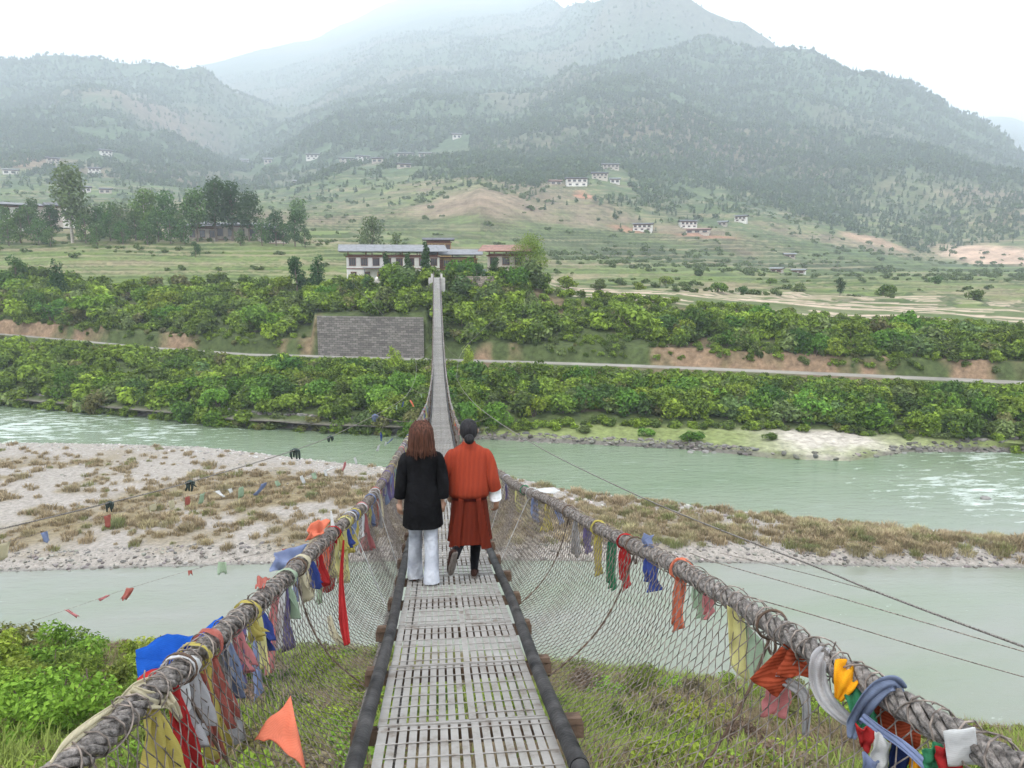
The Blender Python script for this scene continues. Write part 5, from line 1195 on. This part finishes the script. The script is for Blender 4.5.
# strings of flags to the left, and wads of cloth on the wind cables
def string(P, label, n, cols, sz, seed=0, r=.004):
    g = np.random.default_rng(seed); C_ = catmull([np.array(p) for p in P], 10); mid_ = C_[len(C_)//2]; root = empty('flag_string', tuple(C_[0])); tag(root, label, 'flag string')
    o0 = np.array(C_[0]); MB().tube(C_-o0, r, 4).build('cord', M['wire'], root)
    for k in range(n):
        f = (k+.5)/n*(len(C_)-1); i = int(f); p = C_[i]*(1-(f-i))+C_[i+1]*(f-i)-o0; t_ = C_[i+1]-C_[i]
        if g.random() < .35: continue
        s_ = sz*g.uniform(.6, 1.2)
        cloth(p, s_*.8, s_*g.uniform(.5, 1), s_*g.uniform(.6, 1.3), (g.normal()*.1, 0), -math.atan2(t_[0], t_[1]), 1.2, s_*.12, seed*50+k, m=cols[int(g.integers(len(cols)))], parent=root, name='flag', nu=6, nv=6)
hl = hand(-1, 15.); 
string([at(408, 430, 30), at(375, 447, 27), at(330, 468, 23), at(270, 482, 20), at(210, 492, 18), at(120, 512, 15.5), at(-60, 560, 12)], 'long string of faded prayer flags running out left over the gravel bar', 30, ['faded_red', 'white', 'pale_blue', 'cream', 'pink', 'white', 'pale_green', 'cream'], .24, 3)
string([at(440, 380, 58), at(415, 398, 50), at(400, 403, 45), at(388, 415, 40), at(378, 440, 34)], 'short string of prayer flags at the left side of the bridge over the far river', 8, ['faded_red', 'pale_green', 'white', 'orange', 'blue'], .38, 4)
string([at(330, 540, 9), at(230, 560, 9), at(130, 588, 9), at(60, 612, 9), at(-60, 650, 9)], 'faint thin string with a few pale flags over the slack water at left', 13, ['pink', 'faded_red', 'pale_green', 'white'], .11, 5, .002)
def wad(px, d, s, m, label, P=CL, n=4):
    t_, _ = pix(px, 480); tt, dd2 = td(P[:, 0], P[:, 1]); p = P[np.argmin(abs((tt-t_))+np.where(abs(dd2-d) < 8, 0, 9))]
    mb = MB(); g = np.random.default_rng(int(px))
    for i in range(n):
        x_ = (i-1.5)*s*.24; ll = s*g.uniform(.5, 1.15); V_, Q_ = loft([(x_, 0, .06*s, .04*s, .04*s), (x_, 0, -.02*s, .13*s, .10*s, .15, 3), (x_+g.normal()*.05*s, g.normal()*.05*s, -ll*.5, .12*s, .07*s, .25, 3), (x_+g.normal()*.1*s, g.normal()*.05*s, -ll, .07*s, .03*s, .3, 3)], 12); mb.add(V_, Q_)
    V_, Q_ = loft([(0, 0, -.16*s, .1*s, .1*s), (0, 0, -.05*s, .34*s, .22*s, .1), (0, 0, .08*s, .30*s, .2*s, .1), (0, 0, .2*s, .1*s, .08*s)], 12); mb.add(V_, Q_)
    o = mb.build('cloth_wad', m, None, True); o.location = p; tag(o, label, 'cloth bundle')
dkc = cloth_mat('cloth_dark', (.05, .065, .06), tr=.0)
wad(296, 27, .36, dkc, 'dark cloth bundle on the left wind cable nearest the far river'); wad(192, 19, .26, dkc, 'dark cloth bundle on the left wind cable over the gravel bar'); wad(106, 15, .18, dkc, 'small dark bundle on the left wind cable near the left edge'); wad(331, 32, .30, dkc, 'little dark bundle highest on the left wind cable')
wad(378, 39, .0001+.35, FM['grey_blue'], 'blue cloth bundle on the left wind cable close to the woman')
# ---------------------------------------------------------------- people
def skin_body(joints, edges, m, name, parent, root=0, lev=2):
    me = bpy.data.meshes.new(name); me.from_pydata([j[:3] for j in joints], edges, []); o = bpy.data.objects.new(name, me); col.objects.link(o)
    o.modifiers.new('skin', 'SKIN'); me.skin_vertices[0].data
    for i, j in enumerate(joints):
        r_ = j[3] if len(j) == 4 else None; me.skin_vertices[0].data[i].radius = (j[3], j[4] if len(j) > 4 else j[3]); me.skin_vertices[0].data[i].use_root = (i == root)
    s_ = o.modifiers.new('sub', 'SUBSURF'); s_.levels = lev; s_.render_levels = lev
    dg = bpy.context.evaluated_depsgraph_get(); dg.update(); m2 = bpy.data.meshes.new_from_object(o.evaluated_get(dg)); bpy.data.objects.remove(o)
    V_ = np.zeros(len(m2.vertices)*3); m2.vertices.foreach_get('co', V_); V_ = V_.reshape(-1, 3); Q_ = np.array([list(p.vertices) if len(p.vertices) == 4 else list(p.vertices)+[p.vertices[0]] for p in m2.polygons if len(p.vertices) in (3, 4)])
    return V_, np.array([q_ for q_ in Q_ if len(set(q_)) == 4])
def hand_geo(w, dirv, palm_n, s=1.0, curl=.5, side=1):
    """a palm with four curled fingers and a thumb; w wrist point, dirv down the hand, palm_n palm normal"""
    w = np.array(w, float); d = np.array(dirv, float); d /= np.linalg.norm(d); n = np.array(palm_n, float); n -= d*np.dot(n, d); n /= np.linalg.norm(n); a = np.cross(d, n)*side
    mb = MB(); P = [w-d*.02, w+d*.02*s, w+d*.05*s, w+d*.085*s]; V_ = []; 
    for p, ra, rn in zip(P, (.024, .030, .040, .038), (.020, .018, .016, .012)):
        an = np.arange(12)*2*math.pi/12; V_.append(p+np.cos(an)[:, None]*a*ra*s+np.sin(an)[:, None]*n*rn*s)
    V_ = np.vstack(V_); Q_ = [(i*12+j, i*12+(j+1) % 12, (i+1)*12+(j+1) % 12, (i+1)*12+j) for i in range(3) for j in range(12)]
    for b0 in (0, 36): Q_ += [(b0+k, b0+k+1, b0+10-k, b0+11-k) for k in range(5)]
    mb.add(V_, Q_)
    for k, (o_, ln) in enumerate(((-.029, .062), (-.010, .072), (.010, .068), (.028, .052))):
        p = w+d*.078*s+a*o_*s; q_ = [p]; ang = .15
        for seg in (.45, .32, .25):
            ang += curl*(.5+.15*k); p = p+(d*math.cos(ang)+n*math.sin(ang))*ln*seg*s; q_.append(p)
        mb.tube(catmull(q_, 3), np.linspace(.0092, .0068, 10)*s, 8)
    p = w+d*.025*s-a*.03*s; mb.tube(catmull([p, p-a*.018*s+d*.02*s+n*.008*s, p-a*.022*s+d*.05*s+n*.02*s], 3), np.linspace(.012, .008, 7)*s, 8)
    return np.vstack(mb.V), np.vstack(mb.Q)
skin_l = mat('light_skin', (.52, .31, .22), .55, .1, 12); skin_t = mat('tan_skin', (.30, .16, .10), .55, .1, 12)
def fabric(name, c, c2=None, fold=.0, sc_=60, rough=.92):
    m = mat(name, c, rough, .2, 6, .9, 22, 0, .08, c2=c2); return m
def gho_mat():
    m, nt, b = new_mat('striped_orange_robe_cloth'); N = nt.nodes; L = nt.links; tc = N.new('ShaderNodeTexCoord')
    wv = N.new('ShaderNodeTexWave'); wv.bands_direction = 'X'; wv.inputs['Scale'].default_value = 25; wv.inputs['Distortion'].default_value = 1.2; wv.inputs['Detail'].default_value = 1; wv.inputs['Detail Scale'].default_value = .6
    L.new(tc.outputs['Object'], wv.inputs[0]); cr_ = N.new('ShaderNodeValToRGB'); e = cr_.color_ramp.elements
    e[0].position = .25; e[0].color = (.11, .016, .012, 1); e[1].position = .75; e[1].color = (.37, .056, .022, 1); L.new(wv.outputs[0], cr_.inputs[0])
    nz = N.new('ShaderNodeTexNoise'); nz.inputs['Scale'].default_value = 4; L.new(tc.outputs['Object'], nz.inputs[0])
    mx = N.new('ShaderNodeMix'); mx.data_type = 'RGBA'; sx = N.new('ShaderNodeSeparateXYZ'); L.new(tc.outputs['Object'], sx.inputs[0])
    mr_ = N.new('ShaderNodeMapRange'); mr_.inputs[1].default_value = .83; mr_.inputs[2].default_value = .87; mr_.inputs[3].default_value = .42; mr_.inputs[4].default_value = 1.0; L.new(sx.outputs[2], mr_.inputs[0])
    hs = N.new('ShaderNodeHueSaturation'); L.new(cr_.outputs[0], hs.inputs['Color']); L.new(mr_.outputs[0], hs.inputs['Value'])
    L.new(hs.outputs[0], b.inputs[0]); b.inputs['Roughness'].default_value = .85; b.inputs['Specular IOR Level'].default_value = .1
    bp_ = N.new('ShaderNodeBump'); bp_.inputs['Strength'].default_value = .35; bp_.inputs['Distance'].default_value = .02; n2_ = N.new('ShaderNodeTexNoise'); n2_.inputs['Scale'].default_value = 9; mp_ = N.new('ShaderNodeMapping'); mp_.inputs['Scale'].default_value = (2.4, 2.4, .6); L.new(tc.outputs['Object'], mp_.inputs[0]); L.new(mp_.outputs[0], n2_.inputs[0]); L.new(n2_.outputs[0], bp_.inputs['Height']); L.new(bp_.outputs[0], b.inputs['Normal'])
    return m
def shoe(p, yaw, pitch, ln=.25, m=None, h=.07, side_w=.045, sole=None, parent=None, name='shoe'):
    rr = [(0, -.05, .0, 0, 0)]
    rings = []
    for f, wx, hz in ((0, .020, .02), (.06, .032, .055), (.22, .036, .075), (.40, .034, .068), (.62, .042, .045), (.82, .040, .036), (.96, .026, .028), (1, .010, .015)):
        rings.append((f*ln-.07, wx, hz*h/.07))
    V_ = []; n = 14; an = np.arange(n)*2*math.pi/n
    for (y, wx, hz) in rings: V_.append(np.stack([np.cos(an)*wx, 0*an+y, hz*.5*(1+np.sin(an))+.0*an], -1))
    V_ = np.vstack(V_); k = len(rings); Q_ = [(i*n+j, (i+1)*n+j, (i+1)*n+(j+1) % n, i*n+(j+1) % n) for i in range(k-1) for j in range(n)]+[(b0+q_, b0+q_+1, b0+n-2-q_, b0+n-1-q_) for b0 in (0, (k-1)*n) for q_ in range(n//2-1)]
    Rm = np.array(Matrix.Rotation(yaw, 3, 'Z') @ Matrix.Rotation(pitch, 3, 'X')); mb = MB(); mb.add(V_ @ Rm.T+np.array(p), Q_); o = mb.build(name, m, parent, True)
    if sole: 
        s2 = MB(); P2 = V_.copy(); P2[:, 2] = np.where(P2[:, 2] > .01, .004, -.014); P2[:, 0] *= 1.08; s2.add(P2 @ Rm.T+np.array(p), Q_); s2.build('sole', sole, o)
    return o
def on_deck(px, py):
    a = (px-512)/F; b = (384-py)/F; v = np.array((FX, FY))*(CP+b*SP)+np.array((RX, RY))*a; zc = -SP+b*CP; ds2 = np.arange(1, 40, .005); X = v[0]*ds2; Y = v[1]*ds2; Zz = zc*ds2; i = np.argmax(Zz < dz(Y)); return X[i], Y[i]
# woman: local frame x right, y forward, z up
wx_, wy_ = on_deck(424, 583)
wo = empty('person', (wx_, wy_, dz(wy_)+.008), -.0); tag(wo, 'woman with long auburn hair in a black tunic and pale wide trousers, walking away', 'person')
slope = ds_(wy_)
J = [(0, 0, .84, .115, .085), (0, .0, .97, .10, .08), (0, .01, 1.10, .11, .085), (0, .0, 1.24, .115, .075), (0, .01, 1.325, .052), (0, .03, 1.40, .055), (0, .035, 1.475, .085, .095), (0, .03, 1.55, .06, .065)]
E = [(0, 1), (1, 2), (2, 3), (3, 4), (4, 5), (5, 6), (6, 7)]
def limb(start, pts):
    last = start
    for p in pts: J.append(p); E.append((last, len(J)-1)); last = len(J)-1
limb(3, [(-.14, 0, 1.26, .045), (-.200, -.01, 1.01, .038), (-.225, .05, .79, .025)]); limb(3, [(.14, 0, 1.26, .045), (.190, -.03, 1.01, .038), (.195, .04, .795, .025)])
lz = lambda y: slope*y
limb(0, [(-.075, .0, .78, .07), (-.078, .10, .45, .050), (-.095, .17, .09+lz(.17), .035)]); limb(0, [(.075, 0, .78, .07), (.07, .0, .44, .050), (.075, -.10, .09+lz(-.1), .035)])
V_, Q_ = skin_body(J, E, skin_l, 'body', wo); mb = MB(); mb.add(V_, Q_)
mb.add(*hand_geo((-.225, .05, .79), (-.04, .08, -1), (.6, .7, 0), .95, .35, 1)); mb.add(*hand_geo((.195, .04, .795), (.02, .12, -1), (-.6, .7, 0), .95, .4, -1))
mb.add(*loft([(0, .125, 1.455, .008, .006), (0, .138, 1.465, .014, .016), (0, .132, 1.49, .010, .012), (0, .12, 1.51, .006, .006)], 8))
mb.build('body', skin_l, wo, True)
black = fabric('black_tunic_cloth', (.004, .004, .0045), (.009, .009, .010))
tb = MB(); tb.add(*loft([(0, .0, 1.345, .055, .05), (0, -.0, 1.325, .085, .062), (0, .0, 1.300, .15, .085), (0, .0, 1.265, .180, .10), (0, .0, 1.22, .182, .108, .01), (0, .01, 1.14, .168, .115, .01), (0, .005, 1.02, .155, .112, .02), (0, .0, .92, .168, .125, .02), (0, .0, .80, .182, .135, .02), (0, .01, .66, .192, .140, .035, 5), (0, .012, .57, .198, .144, .04, 5)], 32, False))
tb.build('tunic', black, wo, True)
for s in (-1, 1):
    hx_ = -.235 if s < 0 else .205; ey = -.01 if s < 0 else -.03
    P = catmull([(s*.10, 0, 1.262), (s*.155, 0, 1.235), (s*.188, ey*.6, 1.13), (s*.205, ey, 1.01), (s*.218*(1 if s < 0 else .92), ey+.035, .86)], 5); mb = MB(); mb.tube(P, np.interp(np.linspace(0, 1, len(P)), [0, .2, .5, .8, 1], [.035, .058, .058, .057, .062]), 16, False); mb.build('sleeve', black, wo, True)
trz = fabric('pale_grey_trouser_cloth', (.36, .38, .43), (.48, .50, .54))
for (x0_, y0_, x1_, y1_, lab) in ((-.085, .0, -.095, .17, 'l'), (.085, .0, .075, -.10, 'r')):
    zb = slope*y1_+.035; kn = .10 if y1_ > 0 else .0
    V_, Q_ = loft([(x0_*.8, y0_, .84, .075, .09), (x0_*.85, y0_+.01, .74, .082, .095), (x0_*.9, kn*.9, .58, .075, .085, .03), (x0_*.9, kn, .45, .068, .076, .04, 3), ((x0_+x1_)/2, (kn+y1_)/2, .28, .068, .076, .05, 3, 1), (x1_, y1_-.005, .13+zb*.3, .074, .084, .06, 3, 2), (x1_, y1_-.012, zb+.0, .080, .094, .08, 3, 2.5)], 24, False); mb = MB(); mb.add(V_, Q_); mb.build('trouser_leg', trz, wo, True)
sand = fabric('brown_sandal_leather', (.13, .05, .035))
shoe((-.095, .16, lz(.17)+.0), 0, math.atan(slope), .23, sand, .055, parent=wo, name='sandal'); shoe((.075, -.12, lz(-.1)+.012), 0, math.atan(slope)-.25, .23, sand, .055, parent=wo, name='sandal')
# hair: a shell of overlapping locks
def hair_mat(name, c1, c2):
    m, nt, b = new_mat(name); N = nt.nodes; L = nt.links; tc = N.new('ShaderNodeTexCoord'); mp_ = N.new('ShaderNodeMapping'); mp_.inputs['Scale'].default_value = (60, 60, 5); n_ = N.new('ShaderNodeTexNoise'); n_.inputs['Detail'].default_value = 4; n_.inputs['Scale'].default_value = 1.2
    L.new(tc.outputs['Object'], mp_.inputs[0]); L.new(mp_.outputs[0], n_.inputs[0]); cr_ = N.new('ShaderNodeValToRGB'); cr_.color_ramp.elements[0].color = (*c1, 1); cr_.color_ramp.elements[1].color = (*c2, 1); cr_.color_ramp.elements[0].position = .3; cr_.color_ramp.elements[1].position = .7
    L.new(n_.outputs[0], cr_.inputs[0]); L.new(cr_.outputs[0], b.inputs[0]); b.inputs['Roughness'].default_value = .6; b.inputs['Specular IOR Level'].default_value = .15
    bp_ = N.new('ShaderNodeBump'); bp_.inputs['Strength'].default_value = .6; bp_.inputs['Distance'].default_value = .01; L.new(n_.outputs[0], bp_.inputs['Height']); L.new(bp_.outputs[0], b.inputs['Normal']); return m
hm1 = hair_mat('auburn_hair', (.018, .008, .005), (.11, .045, .028)); mb = MB()
mb.add(*loft([(0, -.045, 1.26, .02, .012), (0, -.06, 1.285, .095, .04, .05, 7), (0, -.045, 1.335, .118, .068, .04, 7), (0, -.03, 1.40, .118, .085, .03, 6), (0, -.005, 1.47, .112, .104, .02, 6), (0, .012, 1.54, .098, .104, .01), (0, .02, 1.585, .065, .075), (0, .02, 1.603, .02, .025)], 36))
g = np.random.default_rng(5)
for i in range(130):
    a = math.pi+g.uniform(-.05, 1.1)*math.pi*1.0; a = g.uniform(math.pi*.92, math.pi*2.08); x_, y_ = math.cos(a), math.sin(a); zb = 1.245+g.uniform(0, .07)+.02*abs(x_)
    mb.tube(catmull([(x_*.05, .02+y_*.05, 1.60), (x_*.104, .005+y_*.104, 1.53), (x_*.118, -.01+y_*.102, 1.44), (x_*.124, -.03+y_*.075, 1.36), (x_*(.112+g.normal()*.022), -.05+y_*.05+g.normal()*.018, zb-abs(g.normal())*.02)], 4), np.interp(np.linspace(0, 1, 17), [0, .3, .8, 1], [.006, .009, .008, .002]), 5)
mb.build('hair', hm1, wo, True)
# man
mx_, my_ = on_deck(470, 578)
mo = empty('person', (mx_, my_, dz(my_)+.008), .0); tag(mo, 'man with dark hair bun in orange red striped robe and white cuff, walking away', 'person')
slope = ds_(my_); J = [(0, 0, .86, .13, .10), (0, .0, 1.0, .12, .095), (0, .01, 1.13, .12, .09), (0, .0, 1.26, .115, .08), (0, .01, 1.35, .056), (0, .03, 1.42, .055), (0, .035, 1.49, .078, .09), (0, .03, 1.56, .055, .06)]
E = [(0, 1), (1, 2), (2, 3), (3, 4), (4, 5), (5, 6), (6, 7)]
limb(3, [(-.14, 0, 1.25, .038), (-.21, .02, 1.03, .042), (-.20, .12, .83, .028)]); limb(3, [(.14, 0, 1.25, .038), (.235, -.04, 1.0, .042), (.275, .03, .78, .028)])
limb(0, [(-.085, .0, .78, .085), (-.09, .06, .46, .060), (-.15, -.23, .35, .034), (-.157, -.26, .31, .030)]); limb(0, [(.085, 0, .78, .085), (.075, .06, .46, .060), (.045, .03, .08, .038)])
V_, Q_ = skin_body(J, E, skin_t, 'body', mo); mb = MB(); mb.add(V_, Q_)
mb.add(*hand_geo((.275, .03, .78), (.03, .12, -1), (-.6, .6, 0), 1.0, .6, -1)); mb.add(*hand_geo((-.20, .12, .83), (.05, .3, -1), (.6, .6, 0), 1.0, .5, 1))
for s in (-1, 1): mb.add(*loft([(s*.083, .03, 1.455, .006, .010), (s*.092, .025, 1.475, .009, .018), (s*.092, .022, 1.50, .008, .016), (s*.085, .03, 1.51, .004, .006)], 8))
mb.add(*loft([(0, .12, 1.465, .008, .006), (0, .135, 1.475, .015, .016), (0, .128, 1.50, .010, .012), (0, .115, 1.52, .006, .006)], 8)); mb.build('body', skin_t, mo, True)
gho = gho_mat(); mb = MB()
mb.add(*loft([(0, .01, 1.385, .062, .058), (0, .005, 1.36, .075, .066), (0, .0, 1.335, .125, .085), (0, .0, 1.30, .178, .105), (0, .0, 1.25, .205, .12, .01), (0, -.005, 1.12, .208, .132, .02, 5), (0, -.012, 1.0, .208, .146, .025, 6), (0, -.015, .90, .208, .158, .035, 8), (0, -.010, .855, .200, .148, .035, 9), (0, 0, .84, .165, .115, .02)], 48)); mb.build('robe_top', gho, mo, True)
mb = MB(); mb.add(*loft([(0, 0, .90, .150, .108), (0, 0, .85, .168, .122, .01, 7), (0, .0, .77, .182, .14, .02, 7), (.0, .0, .66, .194, .155, .03, 6, .4), (.0, .0, .54, .206, .17, .04, 6, .7), (.0, .0, .45, .214, .184, .045, 6, 1.), (.0, .0, .40, .220, .19, .05, 6, 1.2)], 48, False))
# the two box pleats at the back, standing proud and flaring at the hem
for s in (-1, 1):
    V_ = []; 
    for f in np.linspace(0, 1, 9):
        z = .86-.475*f-.02*(s > 0)*f; r_ = .118+.075*f+.016; xo = s*(.07+.06*f); wd2 = .05+.06*f
        for q_ in np.linspace(0, 1, 5): V_.append((xo+s*(q_-.2)*wd2, -r_*math.sqrt(max(.05, 1-((xo+s*(q_-.2)*wd2)/(.25))**2))-.014-.02*q_*f, z-.01*f*q_))
    Q_ = [(i*5+j, i*5+j+1, (i+1)*5+j+1, (i+1)*5+j) for i in range(8) for j in range(4)]; V_ = np.array(V_); V2_ = V_+(0, .012, 0); mb.add(np.vstack([V_, V2_]), np.vstack([Q_, np.array(Q_)[:, ::-1]+45]))
mb.build('robe_skirt', gho, mo, True)
belt = MB(); belt.add(*loft([(0, 0, .825, .174, .126), (0, 0, .82, .180, .131), (0, 0, .855, .180, .131), (0, 0, .86, .17, .12)], 32)); belt.build('belt', fabric('dark_red_belt_cloth', (.08, .012, .012)), mo, True)
wcuff = fabric('white_cuff_cloth', (.72, .72, .72), (.8, .8, .8))
for s in (-1, 1):
    el = (.232, -.035, 1.02) if s > 0 else (-.215, .03, 1.04)
    P = catmull([(s*.11, 0, 1.272), (s*.165, 0, 1.24), (s*.205, -.01, 1.15), el, ((.252, -.01, .915) if s > 0 else (-.215, .07, .95))], 5); mb = MB(); mb.tube(P, np.interp(np.linspace(0, 1, len(P)), [0, .2, .5, .8, 1], [.045, .07, .072, .070, .074]), 18, False); mb.build('robe_sleeve', gho, mo, True)
    A0, A1 = ((.252, -.012, .95), (.272, .025, .795)) if s > 0 else ((-.226, .065, .985), (-.205, .11, .90))
    mb = MB(); mb.tube([np.array(A0), np.array(A0)*.5+np.array(A1)*.5, np.array(A1)], [.066, .064, .060] if s > 0 else [.05, .048, .045], 18, True); mb.build('white_cuff', wcuff, mo, True)
sock = fabric('black_knee_sock', (.008, .008, .010), (.012, .012, .014)); 
mb = MB(); mb.tube(catmull([(-.088, .055, .50), (-.095, .01, .40), (-.125, -.12, .37), (-.15, -.23, .34), (-.158, -.265, .31)], 5), np.interp(np.linspace(0, 1, 21), [0, .3, .6, 1], [.062, .064, .05, .038]), 14); mb.build('sock', sock, mo, True)
mb = MB(); mb.tube(catmull([(.076, .06, .50), (.068, .05, .38), (.055, .035, .22), (.045, .03, .07)], 5), np.interp(np.linspace(0, 1, 16), [0, .3, .7, 1], [.062, .064, .048, .038]), 14); mb.build('sock', sock, mo, True)
sh = fabric('dark_brown_shoe_leather', (.035, .018, .014)); sl_ = mat('worn_shoe_sole', (.14, .12, .105), .8, .3, 30, .3, 80)
shoe((-.165, -.28, .32), 0.45, -1.15, .29, sh, .085, sole=sl_, parent=mo); shoe((.045, .02, slope*.03+.014), -.1, math.atan(slope), .27, sh, .08, sole=sl_, parent=mo)
hm2 = hair_mat('black_hair', (.006, .006, .007), (.028, .026, .028)); mb = MB()
mb.add(*loft([(0, -.01, 1.405, .04, .035), (0, -.015, 1.435, .07, .06), (0, .005, 1.47, .090, .092), (0, .015, 1.52, .092, .104), (0, .02, 1.565, .075, .086), (0, .02, 1.595, .045, .052), (0, .02, 1.605, .01, .012)], 28))
bunr = [(0, -.125+.0, 1.435+.05*math.sin(a), .048*math.cos(a)+.002, .038*math.cos(a)+.002, .04, 5) for a in np.linspace(-1.5, 1.5, 9)]
mb.build('hair', hm2, mo, True)
bb_ = MB(); bb_.add(*loft(bunr, 20)); bun = bb_.build('hair_bun', hm2, mo, True)
for o_ in (wo, mo): o_.rotation_euler = (0, 0, 0); o_.scale = (.94, .97, .975)
# ---------------------------------------------------------------- camera, air and light
cam = bpy.data.cameras.new('camera'); co_ = bpy.data.objects.new('camera', cam); col.objects.link(co_)
cam.sensor_width = 36; cam.lens = 36*F/1024; cam.clip_start = .05; cam.clip_end = 30000
co_.rotation_euler = (R(90)-PITCH, 0, -YAW); sc.camera = co_
w = bpy.data.worlds.new('World'); sc.world = w; w.use_nodes = True; N = w.node_tree.nodes; L = w.node_tree.links
SEL, SAZ = R(58), R(205)
sky = N.new('ShaderNodeTexSky'); sky.sky_type = 'NISHITA'; sky.sun_disc = False; sky.sun_elevation = SEL; sky.sun_rotation = SAZ
tc = N.new('ShaderNodeTexCoord'); nz = N.new('ShaderNodeTexNoise'); nz.inputs['Scale'].default_value = 2.2; nz.inputs['Detail'].default_value = 6
mpn = N.new('ShaderNodeMapping'); mpn.inputs['Scale'].default_value = (1, 1, 3.0); L.new(tc.outputs['Generated'], mpn.inputs[0]); L.new(mpn.outputs[0], nz.inputs['Vector'])
cr = N.new('ShaderNodeMix'); cr.data_type = 'RGBA'; cr.inputs[6].default_value = (9.8, 9.7, 9.7, 1); cr.inputs[7].default_value = (11.6, 11.45, 11.3, 1)
L.new(nz.outputs[0], cr.inputs[0])
mx = N.new('ShaderNodeMix'); mx.data_type = 'RGBA'; mx.inputs[0].default_value = .9
L.new(sky.outputs[0], mx.inputs[6]); L.new(cr.outputs[2], mx.inputs[7]); L.new(mx.outputs[2], N['Background'].inputs[0])
N['Background'].inputs[1].default_value = .1
sl = bpy.data.lights.new('sun', 'SUN'); sl.energy = 1.5; sl.angle = R(14); sl.color = (1, .96, .9)
so = bpy.data.objects.new('sun', sl); col.objects.link(so)
dv = Vector((math.sin(SAZ)*math.cos(SEL), math.cos(SAZ)*math.cos(SEL), math.sin(SEL)))
so.rotation_euler = dv.to_track_quat('Z', 'Y').to_euler()
hm = bpy.data.materials.new('hazy_air'); hm.use_nodes = True; hn = hm.node_tree.nodes
hn.remove(hn['Principled BSDF']); pv = hn.new('ShaderNodeVolumePrincipled'); pv.inputs['Color'].default_value = (.81, .895, 1, 1)
pv.inputs['Density'].default_value = HAZE; pv.inputs['Anisotropy'].default_value = 0.0
hm.node_tree.links.new(pv.outputs[0], hn['Material Output'].inputs['Volume'])
hb = MB().box((0, 4200, 1000), (16000, 13000, 2*1040+0.0)); ho = hb.build('haze', hm); ho['kind'] = 'stuff'
sc.view_settings.view_transform = 'Standard'; sc.view_settings.look = 'None'; sc.view_settings.gamma = 1
sc.view_settings.use_curve_mapping = False; sc.view_settings.exposure = EXPO
sc.render.engine = 'CYCLES'; cy = sc.cycles
cy.use_denoising = True; cy.denoiser = 'OPENIMAGEDENOISE'; cy.max_bounces = 6; cy.diffuse_bounces = 3; cy.glossy_bounces = 2
cy.volume_bounces = 2; cy.transparent_max_bounces = 12; cy.caustics_reflective = False; cy.caustics_refractive = False
cy.use_adaptive_sampling = True; cy.adaptive_threshold = .02
